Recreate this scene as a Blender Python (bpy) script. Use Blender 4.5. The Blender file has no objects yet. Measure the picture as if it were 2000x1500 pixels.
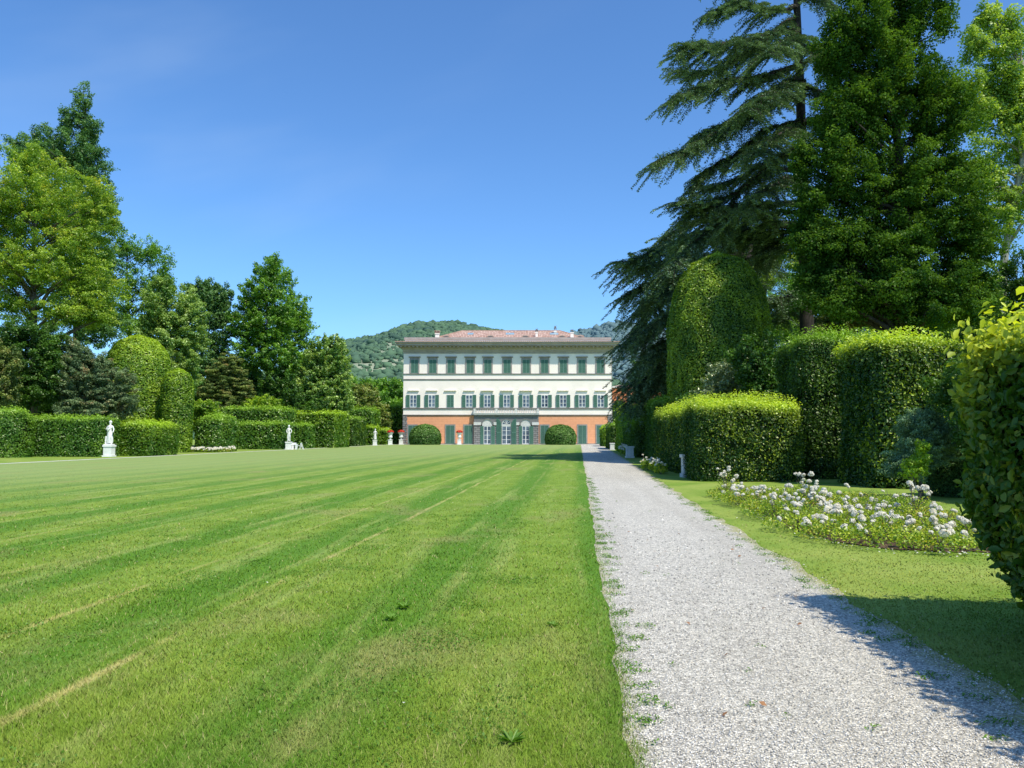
import bpy, bmesh, math, random
import numpy as np
from mathutils import Vector

random.seed(7); R = np.random.default_rng(11)
S = bpy.context.scene
COL = S.collection
F = 1540.0                       # focal length in pixels of a 2000 px wide frame
PITCH = math.atan(101/1540)
CAMH = 1.6
TH = math.atan(122/1540)         # the garden axis runs this much to the right of the view
CT, ST = math.cos(TH), math.sin(TH)
CP, SP = math.cos(PITCH), math.sin(PITCH)
SUN = np.array([.362, -.42, .83]); SUN = SUN/np.linalg.norm(SUN)

def ray(px, py):
    a = (px-1000)/F; b = (750-py)/F
    return np.array([a, CP - b*SP, SP + b*CP])
def P(px, py, Y):
    d = ray(px, py); t = Y/d[1]
    return np.array([d[0]*t, Y, CAMH + d[2]*t])
def G(px, py):
    d = ray(px, py); t = -CAMH/d[2]
    return np.array([d[0]*t, d[1]*t, 0.0])
def g2w(a, b):                   # garden coordinates (across, along) to world
    return (a*CT + b*ST, b*CT - a*ST)
def w2g(x, y):
    return (x*CT - y*ST, x*ST + y*CT)

# ------------------------------------------------------------------ materials
def new_mat(name):
    m = bpy.data.materials.new(name); m.use_nodes = True
    nt = m.node_tree; nt.nodes.clear()
    out = nt.nodes.new('ShaderNodeOutputMaterial')
    return m, nt, out
class N:
    """tiny node helper"""
    def __init__(s, nt): s.nt = nt
    def node(s, t, **k):
        n = s.nt.nodes.new(t)
        for a, b in k.items(): setattr(n, a, b)
        return n
    def link(s, a, b): s.nt.links.new(a, b)
    def put(s, sock, v):
        if isinstance(v, (int, float)): sock.default_value = v
        elif isinstance(v, tuple):
            sock.default_value = v if len(v) == len(sock.default_value) else tuple(v)+(1,)
        else: s.link(v, sock)
    def math(s, op, a, b=0.0, c=None):
        n = s.node('ShaderNodeMath', operation=op); s.put(n.inputs[0], a); s.put(n.inputs[1], b)
        if c is not None: s.put(n.inputs[2], c)
        return n.outputs[0]
    def mix(s, f, a, b, mode='MIX'):
        n = s.node('ShaderNodeMix', data_type='RGBA', blend_type=mode)
        s.put(n.inputs[0], f); s.put(n.inputs[6], a); s.put(n.inputs[7], b)
        return n.outputs[2]
    def noise(s, vec, scale, detail=3.0, rough=.55, dist=0.0):
        n = s.node('ShaderNodeTexNoise'); s.put(n.inputs['Vector'], vec)
        n.inputs['Scale'].default_value = scale; n.inputs['Detail'].default_value = detail
        n.inputs['Roughness'].default_value = rough; n.inputs['Distortion'].default_value = dist
        return n.outputs[0]
    def ramp(s, f, lo, hi):
        n = s.node('ShaderNodeMapRange', clamp=True, interpolation_type='SMOOTHSTEP'); s.put(n.inputs[0], f)
        n.inputs[1].default_value = lo; n.inputs[2].default_value = hi
        return n.outputs[0]
    def comb(s, x, y, z):
        n = s.node('ShaderNodeCombineXYZ'); s.put(n.inputs[0], x); s.put(n.inputs[1], y); s.put(n.inputs[2], z)
        return n.outputs[0]
    def pos(s):
        return s.node('ShaderNodeNewGeometry').outputs['Position']
    def sep(s, v):
        n = s.node('ShaderNodeSeparateXYZ'); s.put(n.inputs[0], v); return n.outputs
    def bump(s, h, strength, dist):
        n = s.node('ShaderNodeBump'); s.put(n.inputs['Height'], h)
        n.inputs['Strength'].default_value = strength; n.inputs['Distance'].default_value = dist
        return n.outputs[0]
    def bsdf(s, col, rough=.8, spec=.3, normal=None, metal=0):
        n = s.node('ShaderNodeBsdfPrincipled'); s.put(n.inputs['Base Color'], col); s.put(n.inputs['Roughness'], rough)
        n.inputs['Specular IOR Level'].default_value = spec; n.inputs['Metallic'].default_value = metal
        if normal is not None: s.link(normal, n.inputs['Normal'])
        return n.outputs[0]

def simple(name, col, rough=.8, spec=.3, var=.12, scale=3.0, dirt=None, bump=0):
    m, nt, out = new_mat(name); n = N(nt); p = n.pos()
    f = n.noise(p, scale, 5)
    c = n.mix(n.ramp(f, .3, .7), tuple(x*(1-var) for x in col), tuple(min(1, x*(1+var)) for x in col))
    if dirt:
        c = n.mix(n.math('MULTIPLY', n.ramp(n.noise(p, scale*.35, 6, .65), .5, .75), .6), c, dirt)
    nm = n.bump(n.noise(p, scale*6, 4), .5, bump) if bump else None
    n.link(n.bsdf(c, rough, spec, nm), out.inputs[0]); return m

def leaf_mat(name, dark, light, extra=None, trans=.35, gloss=.12, rough=.42):
    """two-tone leaves: per-face 'tint' attribute picks between dark and light; extra = a third colour for patches"""
    m, nt, out = new_mat(name); n = N(nt)
    at = n.node('ShaderNodeAttribute', attribute_name='tint'); t = at.outputs['Fac']
    p = n.pos()
    big = n.noise(p, .55, 3)
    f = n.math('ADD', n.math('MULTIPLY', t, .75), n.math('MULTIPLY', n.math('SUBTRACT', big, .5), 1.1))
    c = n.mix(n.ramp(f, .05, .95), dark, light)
    if extra:
        e = n.ramp(n.noise(p, .9, 3), .54, .68)
        c = n.mix(n.math('MULTIPLY', e, n.ramp(t, .2, .9)), c, extra)
    c = n.mix(1.0, c, (1.75, 1.7, 1.5), 'MULTIPLY')
    d = n.node('ShaderNodeBsdfDiffuse'); n.link(c, d.inputs[0])
    tr = n.node('ShaderNodeBsdfTranslucent')
    n.link(n.mix(1.0, c, (1.5, 1.5, .5), 'MULTIPLY'), tr.inputs[0])
    g = n.node('ShaderNodeBsdfGlossy'); g.inputs['Roughness'].default_value = rough
    g.inputs[0].default_value = (.85, .9, .7, 1)
    m1 = n.node('ShaderNodeMixShader'); m1.inputs[0].default_value = trans
    n.link(d.outputs[0], m1.inputs[1]); n.link(tr.outputs[0], m1.inputs[2])
    m2 = n.node('ShaderNodeMixShader')
    m2.inputs[0].default_value = gloss*.55
    n.link(m1.outputs[0], m2.inputs[1]); n.link(g.outputs[0], m2.inputs[2])
    n.link(m2.outputs[0], out.inputs[0]); return m

def garden_ab(n):
    x, y, z = n.sep(n.pos())
    a = n.math('SUBTRACT', n.math('MULTIPLY', x, CT), n.math('MULTIPLY', y, ST))
    b = n.math('ADD', n.math('MULTIPLY', x, ST), n.math('MULTIPLY', y, CT))
    return a, b

def grass_colour(n, striped):
    a, b = garden_ab(n); p = n.pos()
    fine = n.noise(p, 9, 4, .6); med = n.noise(p, 1.3, 4, .6)
    strk = n.noise(n.comb(n.math('MULTIPLY', a, 2.4), n.math('MULTIPLY', b, .16), 0.0), 1.0, 5, .65)
    c = n.mix(n.ramp(med, .3, .7), (.145, .250, .026), (.225, .330, .046))
    if striped:
        wob = n.math('MULTIPLY', n.math('SUBTRACT', n.noise(n.comb(n.math('MULTIPLY', a, .3), n.math('MULTIPLY', b, .08), 0.0), 1.0, 3), .5), 3.2)
        s = n.math('SINE', n.math('ADD', n.math('MULTIPLY', a, 2*math.pi/2.1), wob))
        c = n.mix(n.math('MULTIPLY', n.ramp(s, -.5, .8), .8), c, (.080, .210, .018))
        c = n.mix(n.math('MULTIPLY', n.ramp(strk, .5, .68), .75), c, (.29, .37, .09))
        # dry mowing lines left by the wheels
        for a0, w, amt in ((-3.2, .045, .8), (-4.55, .038, .7), (-6.6, .05, .3), (-8.7, .06, .4), (-11.4, .08, .35), (-1.3, .05, .2)):
            d = n.math('ABSOLUTE', n.math('SUBTRACT', n.math('ADD', a, n.math('MULTIPLY', n.math('SUBTRACT', n.noise(n.comb(0.0, b, a0), .35, 2), .5), .18)), a0))
            k = n.math('MULTIPLY', n.math('SUBTRACT', 1.0, n.ramp(d, w*.3, w*1.6)), n.ramp(n.noise(n.comb(a, n.math('MULTIPLY', b, .6), 3.0), 1.1, 5, .75), .36, .64))
            c = n.mix(n.math('MULTIPLY', k, amt), c, (.52, .46, .17))
        # paler, finer turf towards the far left side
        far = n.ramp(n.math('SUBTRACT', n.math('MULTIPLY', b, .25), n.math('MULTIPLY', a, 1.0)), 14.0, 34.0)
        c = n.mix(n.math('MULTIPLY', far, .75), c, (.30, .37, .13))
        c = n.mix(n.math('MULTIPLY', n.ramp(n.noise(n.comb(a, n.math('MULTIPLY', b, .5), 9.0), .55, 5, .65), .53, .7), .6), c, (.29, .285, .10))
    else:
        c = n.mix(n.ramp(n.noise(p, .5, 4), .35, .65), c, (.29, .36, .07))
    c = n.mix(n.math('MULTIPLY', n.ramp(fine, .5, .75), .45), c, (.07, .14, .015))
    c = n.mix(n.math('MULTIPLY', n.ramp(n.noise(p, 38, 3, .6), .52, .72), .45), c, (.3, .36, .08))
    return c

def grass_mat(name, striped, blades=False):
    m, nt, out = new_mat(name); n = N(nt)
    c = grass_colour(n, striped)
    if blades:
        at = n.node('ShaderNodeAttribute', attribute_name='tint')
        c = n.mix(n.math('MULTIPLY', n.ramp(at.outputs['Fac'], .0, 1.0), .62), n.mix(1.0, c, (.86, .9, .75), 'MULTIPLY'), n.mix(1.0, c, (1.9, 1.6, 2.0), 'MULTIPLY'))
        c = n.mix(n.ramp(at.outputs['Fac'], .93, .99), c, (.5, .44, .2))
        d = n.node('ShaderNodeBsdfDiffuse'); n.link(c, d.inputs[0])
        gn = n.node('ShaderNodeNewGeometry').outputs['Normal']; vm = n.node('ShaderNodeVectorMath', operation='SCALE'); n.link(gn, vm.inputs[0]); vm.inputs['Scale'].default_value = .45
        va = n.node('ShaderNodeVectorMath', operation='ADD'); n.link(vm.outputs[0], va.inputs[0]); va.inputs[1].default_value = (0, 0, 1)
        vn = n.node('ShaderNodeVectorMath', operation='NORMALIZE'); n.link(va.outputs[0], vn.inputs[0]); n.link(vn.outputs[0], d.inputs['Normal'])
        t = n.node('ShaderNodeBsdfTranslucent'); n.link(c, t.inputs[0])
        mx = n.node('ShaderNodeMixShader'); mx.inputs[0].default_value = .12
        n.link(d.outputs[0], mx.inputs[1]); n.link(t.outputs[0], mx.inputs[2]); n.link(mx.outputs[0], out.inputs[0])
    else:
        h = n.math('ADD', n.noise(n.pos(), 26, 4, .7), n.math('MULTIPLY', n.noise(n.pos(), 3, 3), 1.0))
        n.link(n.bsdf(c, .9, .15, n.bump(h, .7, .03)), out.inputs[0])
    return m

def gravel_mat(name, a0, a1):
    m, nt, out = new_mat(name); n = N(nt); p = n.pos()
    v = n.node('ShaderNodeTexVoronoi'); n.put(v.inputs['Vector'], p); v.inputs['Scale'].default_value = 62
    v2 = n.node('ShaderNodeTexVoronoi'); n.put(v2.inputs['Vector'], p); v2.inputs['Scale'].default_value = 27
    sc = n.sep(v.outputs['Color'])
    g = n.mix(n.ramp(sc[0], .05, .95), (.40, .39, .375), (.86, .84, .80))
    g = n.mix(n.math('MULTIPLY', n.ramp(n.sep(v2.outputs['Color'])[1], .78, .95), .5), g, (.26, .26, .25))
    g = n.mix(n.math('MULTIPLY', n.ramp(n.noise(p, .8, 5, .65), .42, .72), .35), g, (.76, .74, .69))
    g = n.mix(n.math('MULTIPLY', n.ramp(v.outputs['Distance'], .28, .75), .55), g, (.18, .175, .165))
    a, b = garden_ab(n)
    e = n.math('MINIMUM', n.math('ADD', n.math('SUBTRACT', a, n.math('MULTIPLY_ADD', b, .006, a0)), .16), n.math('SUBTRACT', n.math('MULTIPLY_ADD', b, .016, a1), a))
    edge = n.math('SUBTRACT', 1.0, n.ramp(n.math('ADD', e, n.math('MULTIPLY', n.math('SUBTRACT', n.noise(p, 2.6, 5, .7), .5), .75)), .0, .30))
    g = n.mix(n.math('MULTIPLY', edge, .8), g, (.33, .33, .12))
    dirt = n.ramp(n.noise(p, 4.2, 4, .6), .69, .74)
    g = n.mix(n.math('MULTIPLY', dirt, .55), g, (.42, .30, .18))
    rut = n.math('MULTIPLY', n.ramp(n.noise(n.comb(n.math('MULTIPLY', a, 1.6), n.math('MULTIPLY', b, .12), 4.0), 1.0, 4, .6), .42, .66), .30)
    g = n.mix(rut, g, (.34, .32, .29))
    g = n.mix(n.math('MULTIPLY', n.ramp(n.noise(p, 13, 4, .7), .45, .7), .3), g, (.30, .29, .26))
    g = n.mix(1.0, g, (1.10, 1.05, .94), 'MULTIPLY')
    h = n.math('SUBTRACT', 1.0, v.outputs['Distance'])
    n.link(n.bsdf(g, .85, .25, n.bump(h, .9, .012)), out.inputs[0]); return m

def block_mat(name, c1, c2, mortar, bw, bh, msize=.02, off=.5, bump=.01, var=None, xz=True):
    m, nt, out = new_mat(name); n = N(nt); p = n.pos(); x, y, z = n.sep(p)
    b = n.node('ShaderNodeTexBrick'); b.offset = off
    n.put(b.inputs['Vector'], n.comb(n.math('ADD', x, y), z, 0.0))
    b.inputs['Scale'].default_value = 1; b.inputs['Brick Width'].default_value = bw; b.inputs['Row Height'].default_value = bh
    b.inputs['Mortar Size'].default_value = msize; b.inputs['Mortar Smooth'].default_value = .3
    n.put(b.inputs['Color1'], c1); n.put(b.inputs['Color2'], c2); n.put(b.inputs['Mortar'], mortar)
    c = n.mix(n.math('MULTIPLY', n.ramp(n.noise(p, 1.7, 6, .7), .4, .75), .35), b.outputs['Color'], tuple(v*.72 for v in c1))
    n.link(n.bsdf(c, .85, .2, n.bump(n.math('SUBTRACT', n.math('MULTIPLY', n.noise(p, 9, 4), .3), b.outputs['Fac']), .8, bump)), out.inputs[0]); return m

def tile_mat(name):
    m, nt, out = new_mat(name); n = N(nt); p = n.pos(); x, y, z = n.sep(p)
    col = n.math('FRACT', n.math('MULTIPLY', x, 3.3))
    ridge = n.math('ABSOLUTE', n.math('SUBTRACT', col, .5))
    idn = n.node('ShaderNodeTexWhiteNoise', noise_dimensions='3D')
    n.put(idn.inputs['Vector'], n.comb(n.math('FLOOR', n.math('MULTIPLY', x, 3.3)), n.math('FLOOR', n.math('MULTIPLY', z, 5.0)), 0.0))
    c = n.mix(idn.outputs['Value'], (.36, .20, .15), (.60, .42, .34))
    c = n.mix(n.math('MULTIPLY', n.ramp(n.noise(p, 1.6, 4, .7), .5, .7), .5), c, (.28, .2, .17))
    c = n.mix(n.math('MULTIPLY', n.ramp(ridge, .3, .5), .8), c, (.13, .08, .06))
    n.link(n.bsdf(c, .85, .2, n.bump(ridge, .8, .05)), out.inputs[0]); return m

def glass_mat(name):
    m, nt, out = new_mat(name); n = N(nt); p = n.pos()
    c = n.mix(n.ramp(n.noise(p, .9, 2), .35, .65), (.035, .055, .10), (.13, .17, .23))
    nm = n.bump(n.noise(p, 1.3, 2), .35, .02)
    b = n.bsdf(c, .06, .9, nm)
    n.link(b, out.inputs[0]); return m

def bark_mat(name, c1, c2):
    m, nt, out = new_mat(name); n = N(nt); p = n.pos(); x, y, z = n.sep(p)
    q = n.comb(n.math('MULTIPLY', x, 6.0), n.math('MULTIPLY', y, 6.0), n.math('MULTIPLY', z, 1.3))
    f = n.noise(q, 1.0, 6, .7)
    n.link(n.bsdf(n.mix(n.ramp(f, .3, .7), c1, c2), .9, .15, n.bump(f, .8, .05)), out.inputs[0]); return m

M = {}
M['plaster'] = simple('cream_plaster', (.95, .845, .755), .85, .2, .03, .5, (.84, .76, .66))
M['orange'] = block_mat('orange_render_courses', (.82, .375, .20), (.85, .40, .215), (.72, .33, .175), 1.1, .46, .022, .5, .01)
M['greystone'] = simple('grey_stone_trim', (.31, .285, .265), .85, .2, .14, 2.0, (.22, .2, .19))
M['cornice'] = simple('cornice_stone', (.40, .35, .32), .85, .2, .10, 1.6)
M['rust'] = block_mat('rusticated_stone', (.30, .29, .28), (.24, .235, .23), (.08, .08, .08), .95, .37, .045, .5, .05)
M['dark_stone'] = block_mat('arcade_stone', (.23, .23, .23), (.19, .19, .19), (.11, .11, .11), 1.2, .45, .02, .5, .02)
M['white_stone'] = simple('white_marble', (.80, .79, .76), .6, .3, .06, 4.0, (.62, .62, .58), .01)
M['pale_stone'] = simple('pale_balustrade_stone', (.62, .61, .58), .75, .3, .1, 4.0, (.42, .41, .39))
M['shutter'] = simple('green_shutter_paint', (.05, .125, .09), .55, .35, .08, 2.0)
M['shutter_rim'] = simple('green_shutter_edge', (.13, .26, .20), .55, .35, .06, 2.0)
M['frame'] = simple('white_window_paint', (.84, .84, .82), .5, .4, .03, 2.0)
M['glass'] = glass_mat('window_glass')
M['tile'] = tile_mat('terracotta_roof_tiles')
M['roof_edge'] = simple('terracotta_edge', (.5, .35, .27), .85, .2, .25, 3.0)
M['skylight'] = simple('skylight_glass', (.3, .42, .47), .2, .6, .05, 1.0)
M['bark'] = bark_mat('grey_brown_bark', (.06, .05, .04), (.17, .145, .12))
M['bark_dark'] = bark_mat('dark_bark', (.022, .02, .018), (.065, .056, .048))
M['bark_pale'] = bark_mat('pale_plane_bark', (.20, .19, .16), (.45, .43, .37))
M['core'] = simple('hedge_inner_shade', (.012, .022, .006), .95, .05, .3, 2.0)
M['lawn'] = grass_mat('lawn_turf', True)
M['verge'] = grass_mat('verge_turf', False)
M['blades'] = grass_mat('lawn_blades', True, True)
M['blades2'] = grass_mat('verge_blades', False, True)
M['gravel'] = gravel_mat('pale_gravel', 0.27, 2.58)
M['gravel_far'] = simple('pale_gravel_strip', (.58, .56, .50), .9, .2, .15, 8.0)
M['soil'] = simple('flower_bed_soil', (.14, .095, .06), .95, .1, .35, 5.0, (.07, .05, .035), .03)
M['redflower'] = simple('red_geranium_petals', (.62, .05, .03), .6, .2, .25, 30)
M['petal'] = None
def petal_mat():
    m, nt, out = new_mat('white_rose_petals'); n = N(nt)
    d = n.node('ShaderNodeBsdfDiffuse'); d.inputs[0].default_value = (.93, .89, .78, 1)
    t = n.node('ShaderNodeBsdfTranslucent'); t.inputs[0].default_value = (.95, .90, .74, 1)
    mx = n.node('ShaderNodeMixShader'); mx.inputs[0].default_value = .4
    n.link(d.outputs[0], mx.inputs[1]); n.link(t.outputs[0], mx.inputs[2]); n.link(mx.outputs[0], out.inputs[0]); return m
M['petal'] = petal_mat()
M['orange_flat'] = simple('orange_render', (.70, .25, .12), .85, .2, .08, 1.0)

# ------------------------------------------------------------------ object helpers
used_labels = {}
def mesh_np(name, V, Fq, mat, tint=None, smooth=False):
    """V (n,3), Fq (m,k) equal-size faces"""
    me = bpy.data.meshes.new(name)
    V = np.ascontiguousarray(V, dtype=np.float32); Fq = np.ascontiguousarray(Fq, dtype=np.int32)
    m, k = Fq.shape
    me.vertices.add(len(V)); me.vertices.foreach_set('co', V.ravel())
    me.loops.add(m*k); me.loops.foreach_set('vertex_index', Fq.ravel())
    me.polygons.add(m); me.polygons.foreach_set('loop_start', np.arange(0, m*k, k, dtype=np.int32))
    me.update(calc_edges=True)
    if tint is not None:
        at = me.attributes.new('tint', 'FLOAT', 'FACE'); at.data.foreach_set('value', np.asarray(tint, dtype=np.float32))
    if smooth: me.polygons.foreach_set('use_smooth', np.ones(m, dtype=bool))
    if mat: me.materials.append(mat)
    return me
def link(name, me, parent=None, loc=None):
    o = bpy.data.objects.new(name, me); COL.objects.link(o)
    if parent is not None: o.parent = parent
    if loc is not None: o.location = loc
    return o
def thing(name, label, cat, loc=(0, 0, 0), group=None):
    o = bpy.data.objects.new(name, None); COL.objects.link(o); o.location = loc
    o.empty_display_size = .3
    o['label'] = label; o['category'] = cat
    if group: o['group'] = group
    return o
def part_np(name, V, Fq, mat, parent, tint=None, smooth=False):
    off = np.zeros(3)
    q = parent
    while q is not None:
        off += np.array(q.location); q = q.parent
    return link(name, mesh_np(name, np.asarray(V)-off, Fq, mat, tint, smooth), parent)
def structure(o, cat=None):
    o['kind'] = 'structure'; return o

class MB:
    """collects boxes, prisms and lathes in world coordinates, builds ONE mesh"""
    def __init__(s): s.v = []; s.f = []
    def add(s, vs, fs):
        b = len(s.v); s.v += [tuple(map(float, v)) for v in vs]; s.f += [tuple(i+b for i in f) for f in fs]
    def box(s, x0, x1, y0, y1, z0, z1):
        s.add([(x0,y0,z0),(x1,y0,z0),(x1,y1,z0),(x0,y1,z0),(x0,y0,z1),(x1,y0,z1),(x1,y1,z1),(x0,y1,z1)],
              [(0,3,2,1),(4,5,6,7),(0,1,5,4),(1,2,6,5),(2,3,7,6),(3,0,4,7)])
    def prism(s, pts, y0, y1):
        """pts (x,z) counter-clockwise seen from -y; extruded y0 (front) .. y1 (back)"""
        n = len(pts)
        s.add([(x, y0, z) for x, z in pts]+[(x, y1, z) for x, z in pts],
              [tuple(range(n)), tuple(range(2*n-1, n-1, -1))]+[(i, i+n, (i+1) % n+n, (i+1) % n) for i in range(n)])
    def strip(s, prof, x0, x1):
        """prof: (y,z) polygon extruded along x"""
        n = len(prof)
        s.add([(x0, y, z) for y, z in prof]+[(x1, y, z) for y, z in prof],
              [tuple(range(n-1, -1, -1)), tuple(range(n, 2*n))]+[(i, (i+1) % n, (i+1) % n+n, i+n) for i in range(n)])
    def lathe(s, cx, cy, prof, n=12):
        """prof: (r,z)"""
        vs = []; fs = []
        for r, z in prof:
            for k in range(n):
                a = 2*math.pi*k/n; vs.append((cx+r*math.cos(a), cy+r*math.sin(a), z))
        for j in range(len(prof)-1):
            for k in range(n):
                fs.append((j*n+k, j*n+(k+1) % n, (j+1)*n+(k+1) % n, (j+1)*n+k))
        fs.append(tuple(range(n-1, -1, -1))); fs.append(tuple(range((len(prof)-1)*n, len(prof)*n)))
        s.add(vs, fs)
    def tube(s, pts, rad, n=7):
        pts = [np.array(p, float) for p in pts]; vs = []; fs = []
        up = np.array([.13, .21, 1.0])
        for i, p in enumerate(pts):
            t = pts[min(i+1, len(pts)-1)]-pts[max(i-1, 0)]; t /= (np.linalg.norm(t)+1e-9)
            a = np.cross(t, up if abs(t[2]) < .9 else np.array([1., .1, 0])); a /= np.linalg.norm(a); b = np.cross(t, a)
            for k in range(n):
                w = 2*math.pi*k/n; vs.append(p+rad[i]*(math.cos(w)*a+math.sin(w)*b))
        for j in range(len(pts)-1):
            for k in range(n):
                fs.append((j*n+k, j*n+(k+1) % n, (j+1)*n+(k+1) % n, (j+1)*n+k))
        fs.append(tuple(range(n-1, -1, -1))); fs.append(tuple(range((len(pts)-1)*n, len(pts)*n)))
        s.add(vs, fs)
    def build(s, name, mat, parent=None, smooth=False, origin=None):
        off = np.zeros(3); q = parent
        while q is not None:
            off += np.array(q.location); q = q.parent
        base = off.copy()
        if origin is not None: base = np.array(origin, float)
        me = bpy.data.meshes.new(name)
        me.from_pydata([tuple(np.array(v)-base) for v in s.v], [], s.f); me.update()
        me.materials.append(mat)
        if smooth: me.polygons.foreach_set('use_smooth', np.ones(len(me.polygons), dtype=bool))
        o = link(name, me, parent)
        if origin is not None: o.location = tuple(base-off)
        return o

# ------------------------------------------------------------------ leaves
def unit(v): return v/(np.linalg.norm(v, axis=1, keepdims=True)+1e-9)
def leaves_geo(C, Nn, L, W, D=None, fold=.18, six=False):
    """rhombus (or six-sided) leaves at C with normals Nn. returns V, F"""
    n = len(C)
    if D is None: D = R.normal(size=(n, 3))
    D = D - (D*Nn).sum(1, keepdims=True)*Nn; D = unit(D); Sd = np.cross(Nn, D)
    L = np.broadcast_to(L, (n,))[:, None]*R.uniform(.75, 1.25, (n, 1)); W = np.broadcast_to(W, (n,))[:, None]*R.uniform(.8, 1.2, (n, 1))
    if six:
        pts = [C-D*L*.5, C-D*L*.12+Sd*W*.5+Nn*W*fold, C+D*L*.22+Sd*W*.42+Nn*W*fold, C+D*L*.5-Nn*L*.08,
               C+D*L*.22-Sd*W*.42+Nn*W*fold, C-D*L*.12-Sd*W*.5+Nn*W*fold]
        V = np.stack(pts, 1).reshape(-1, 3)
        b = (np.arange(n)*6)[:, None]
        Fq = np.concatenate([b+np.array([[0, 1, 2, 3]]), b+np.array([[0, 3, 4, 5]])], 1).reshape(-1, 4)
        return V, Fq, 2
    V = np.stack([C-D*L*.5, C+Sd*W*.5+Nn*W*fold, C+D*L*.5, C-Sd*W*.5+Nn*W*fold], 1).reshape(-1, 3)
    return V, np.arange(n*4).reshape(n, 4), 1
def wob(p, sc, seed, k=5):
    r = np.random.default_rng(seed); o = np.zeros(len(p))
    for _ in range(k):
        d = r.normal(size=3)*sc; o += np.sin(p@d + r.uniform(0, 6.28))
    return o/k
def leaf_len(depth, real, k=.0026): return max(real, depth*k)

LEAFTOTAL = [0]
def foliage_part(name, C, Nn, L, W, mat, parent, tint=None, D=None, fold=.18, six=False):
    V, Fq, rep = leaves_geo(C, Nn, L, W, D, fold, six)
    if tint is None: tint = R.uniform(0, 1, len(C))
    if rep > 1: tint = np.repeat(tint, rep)
    LEAFTOTAL[0] += len(C)
    return part_np(name, V, Fq, mat, parent, tint)

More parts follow.
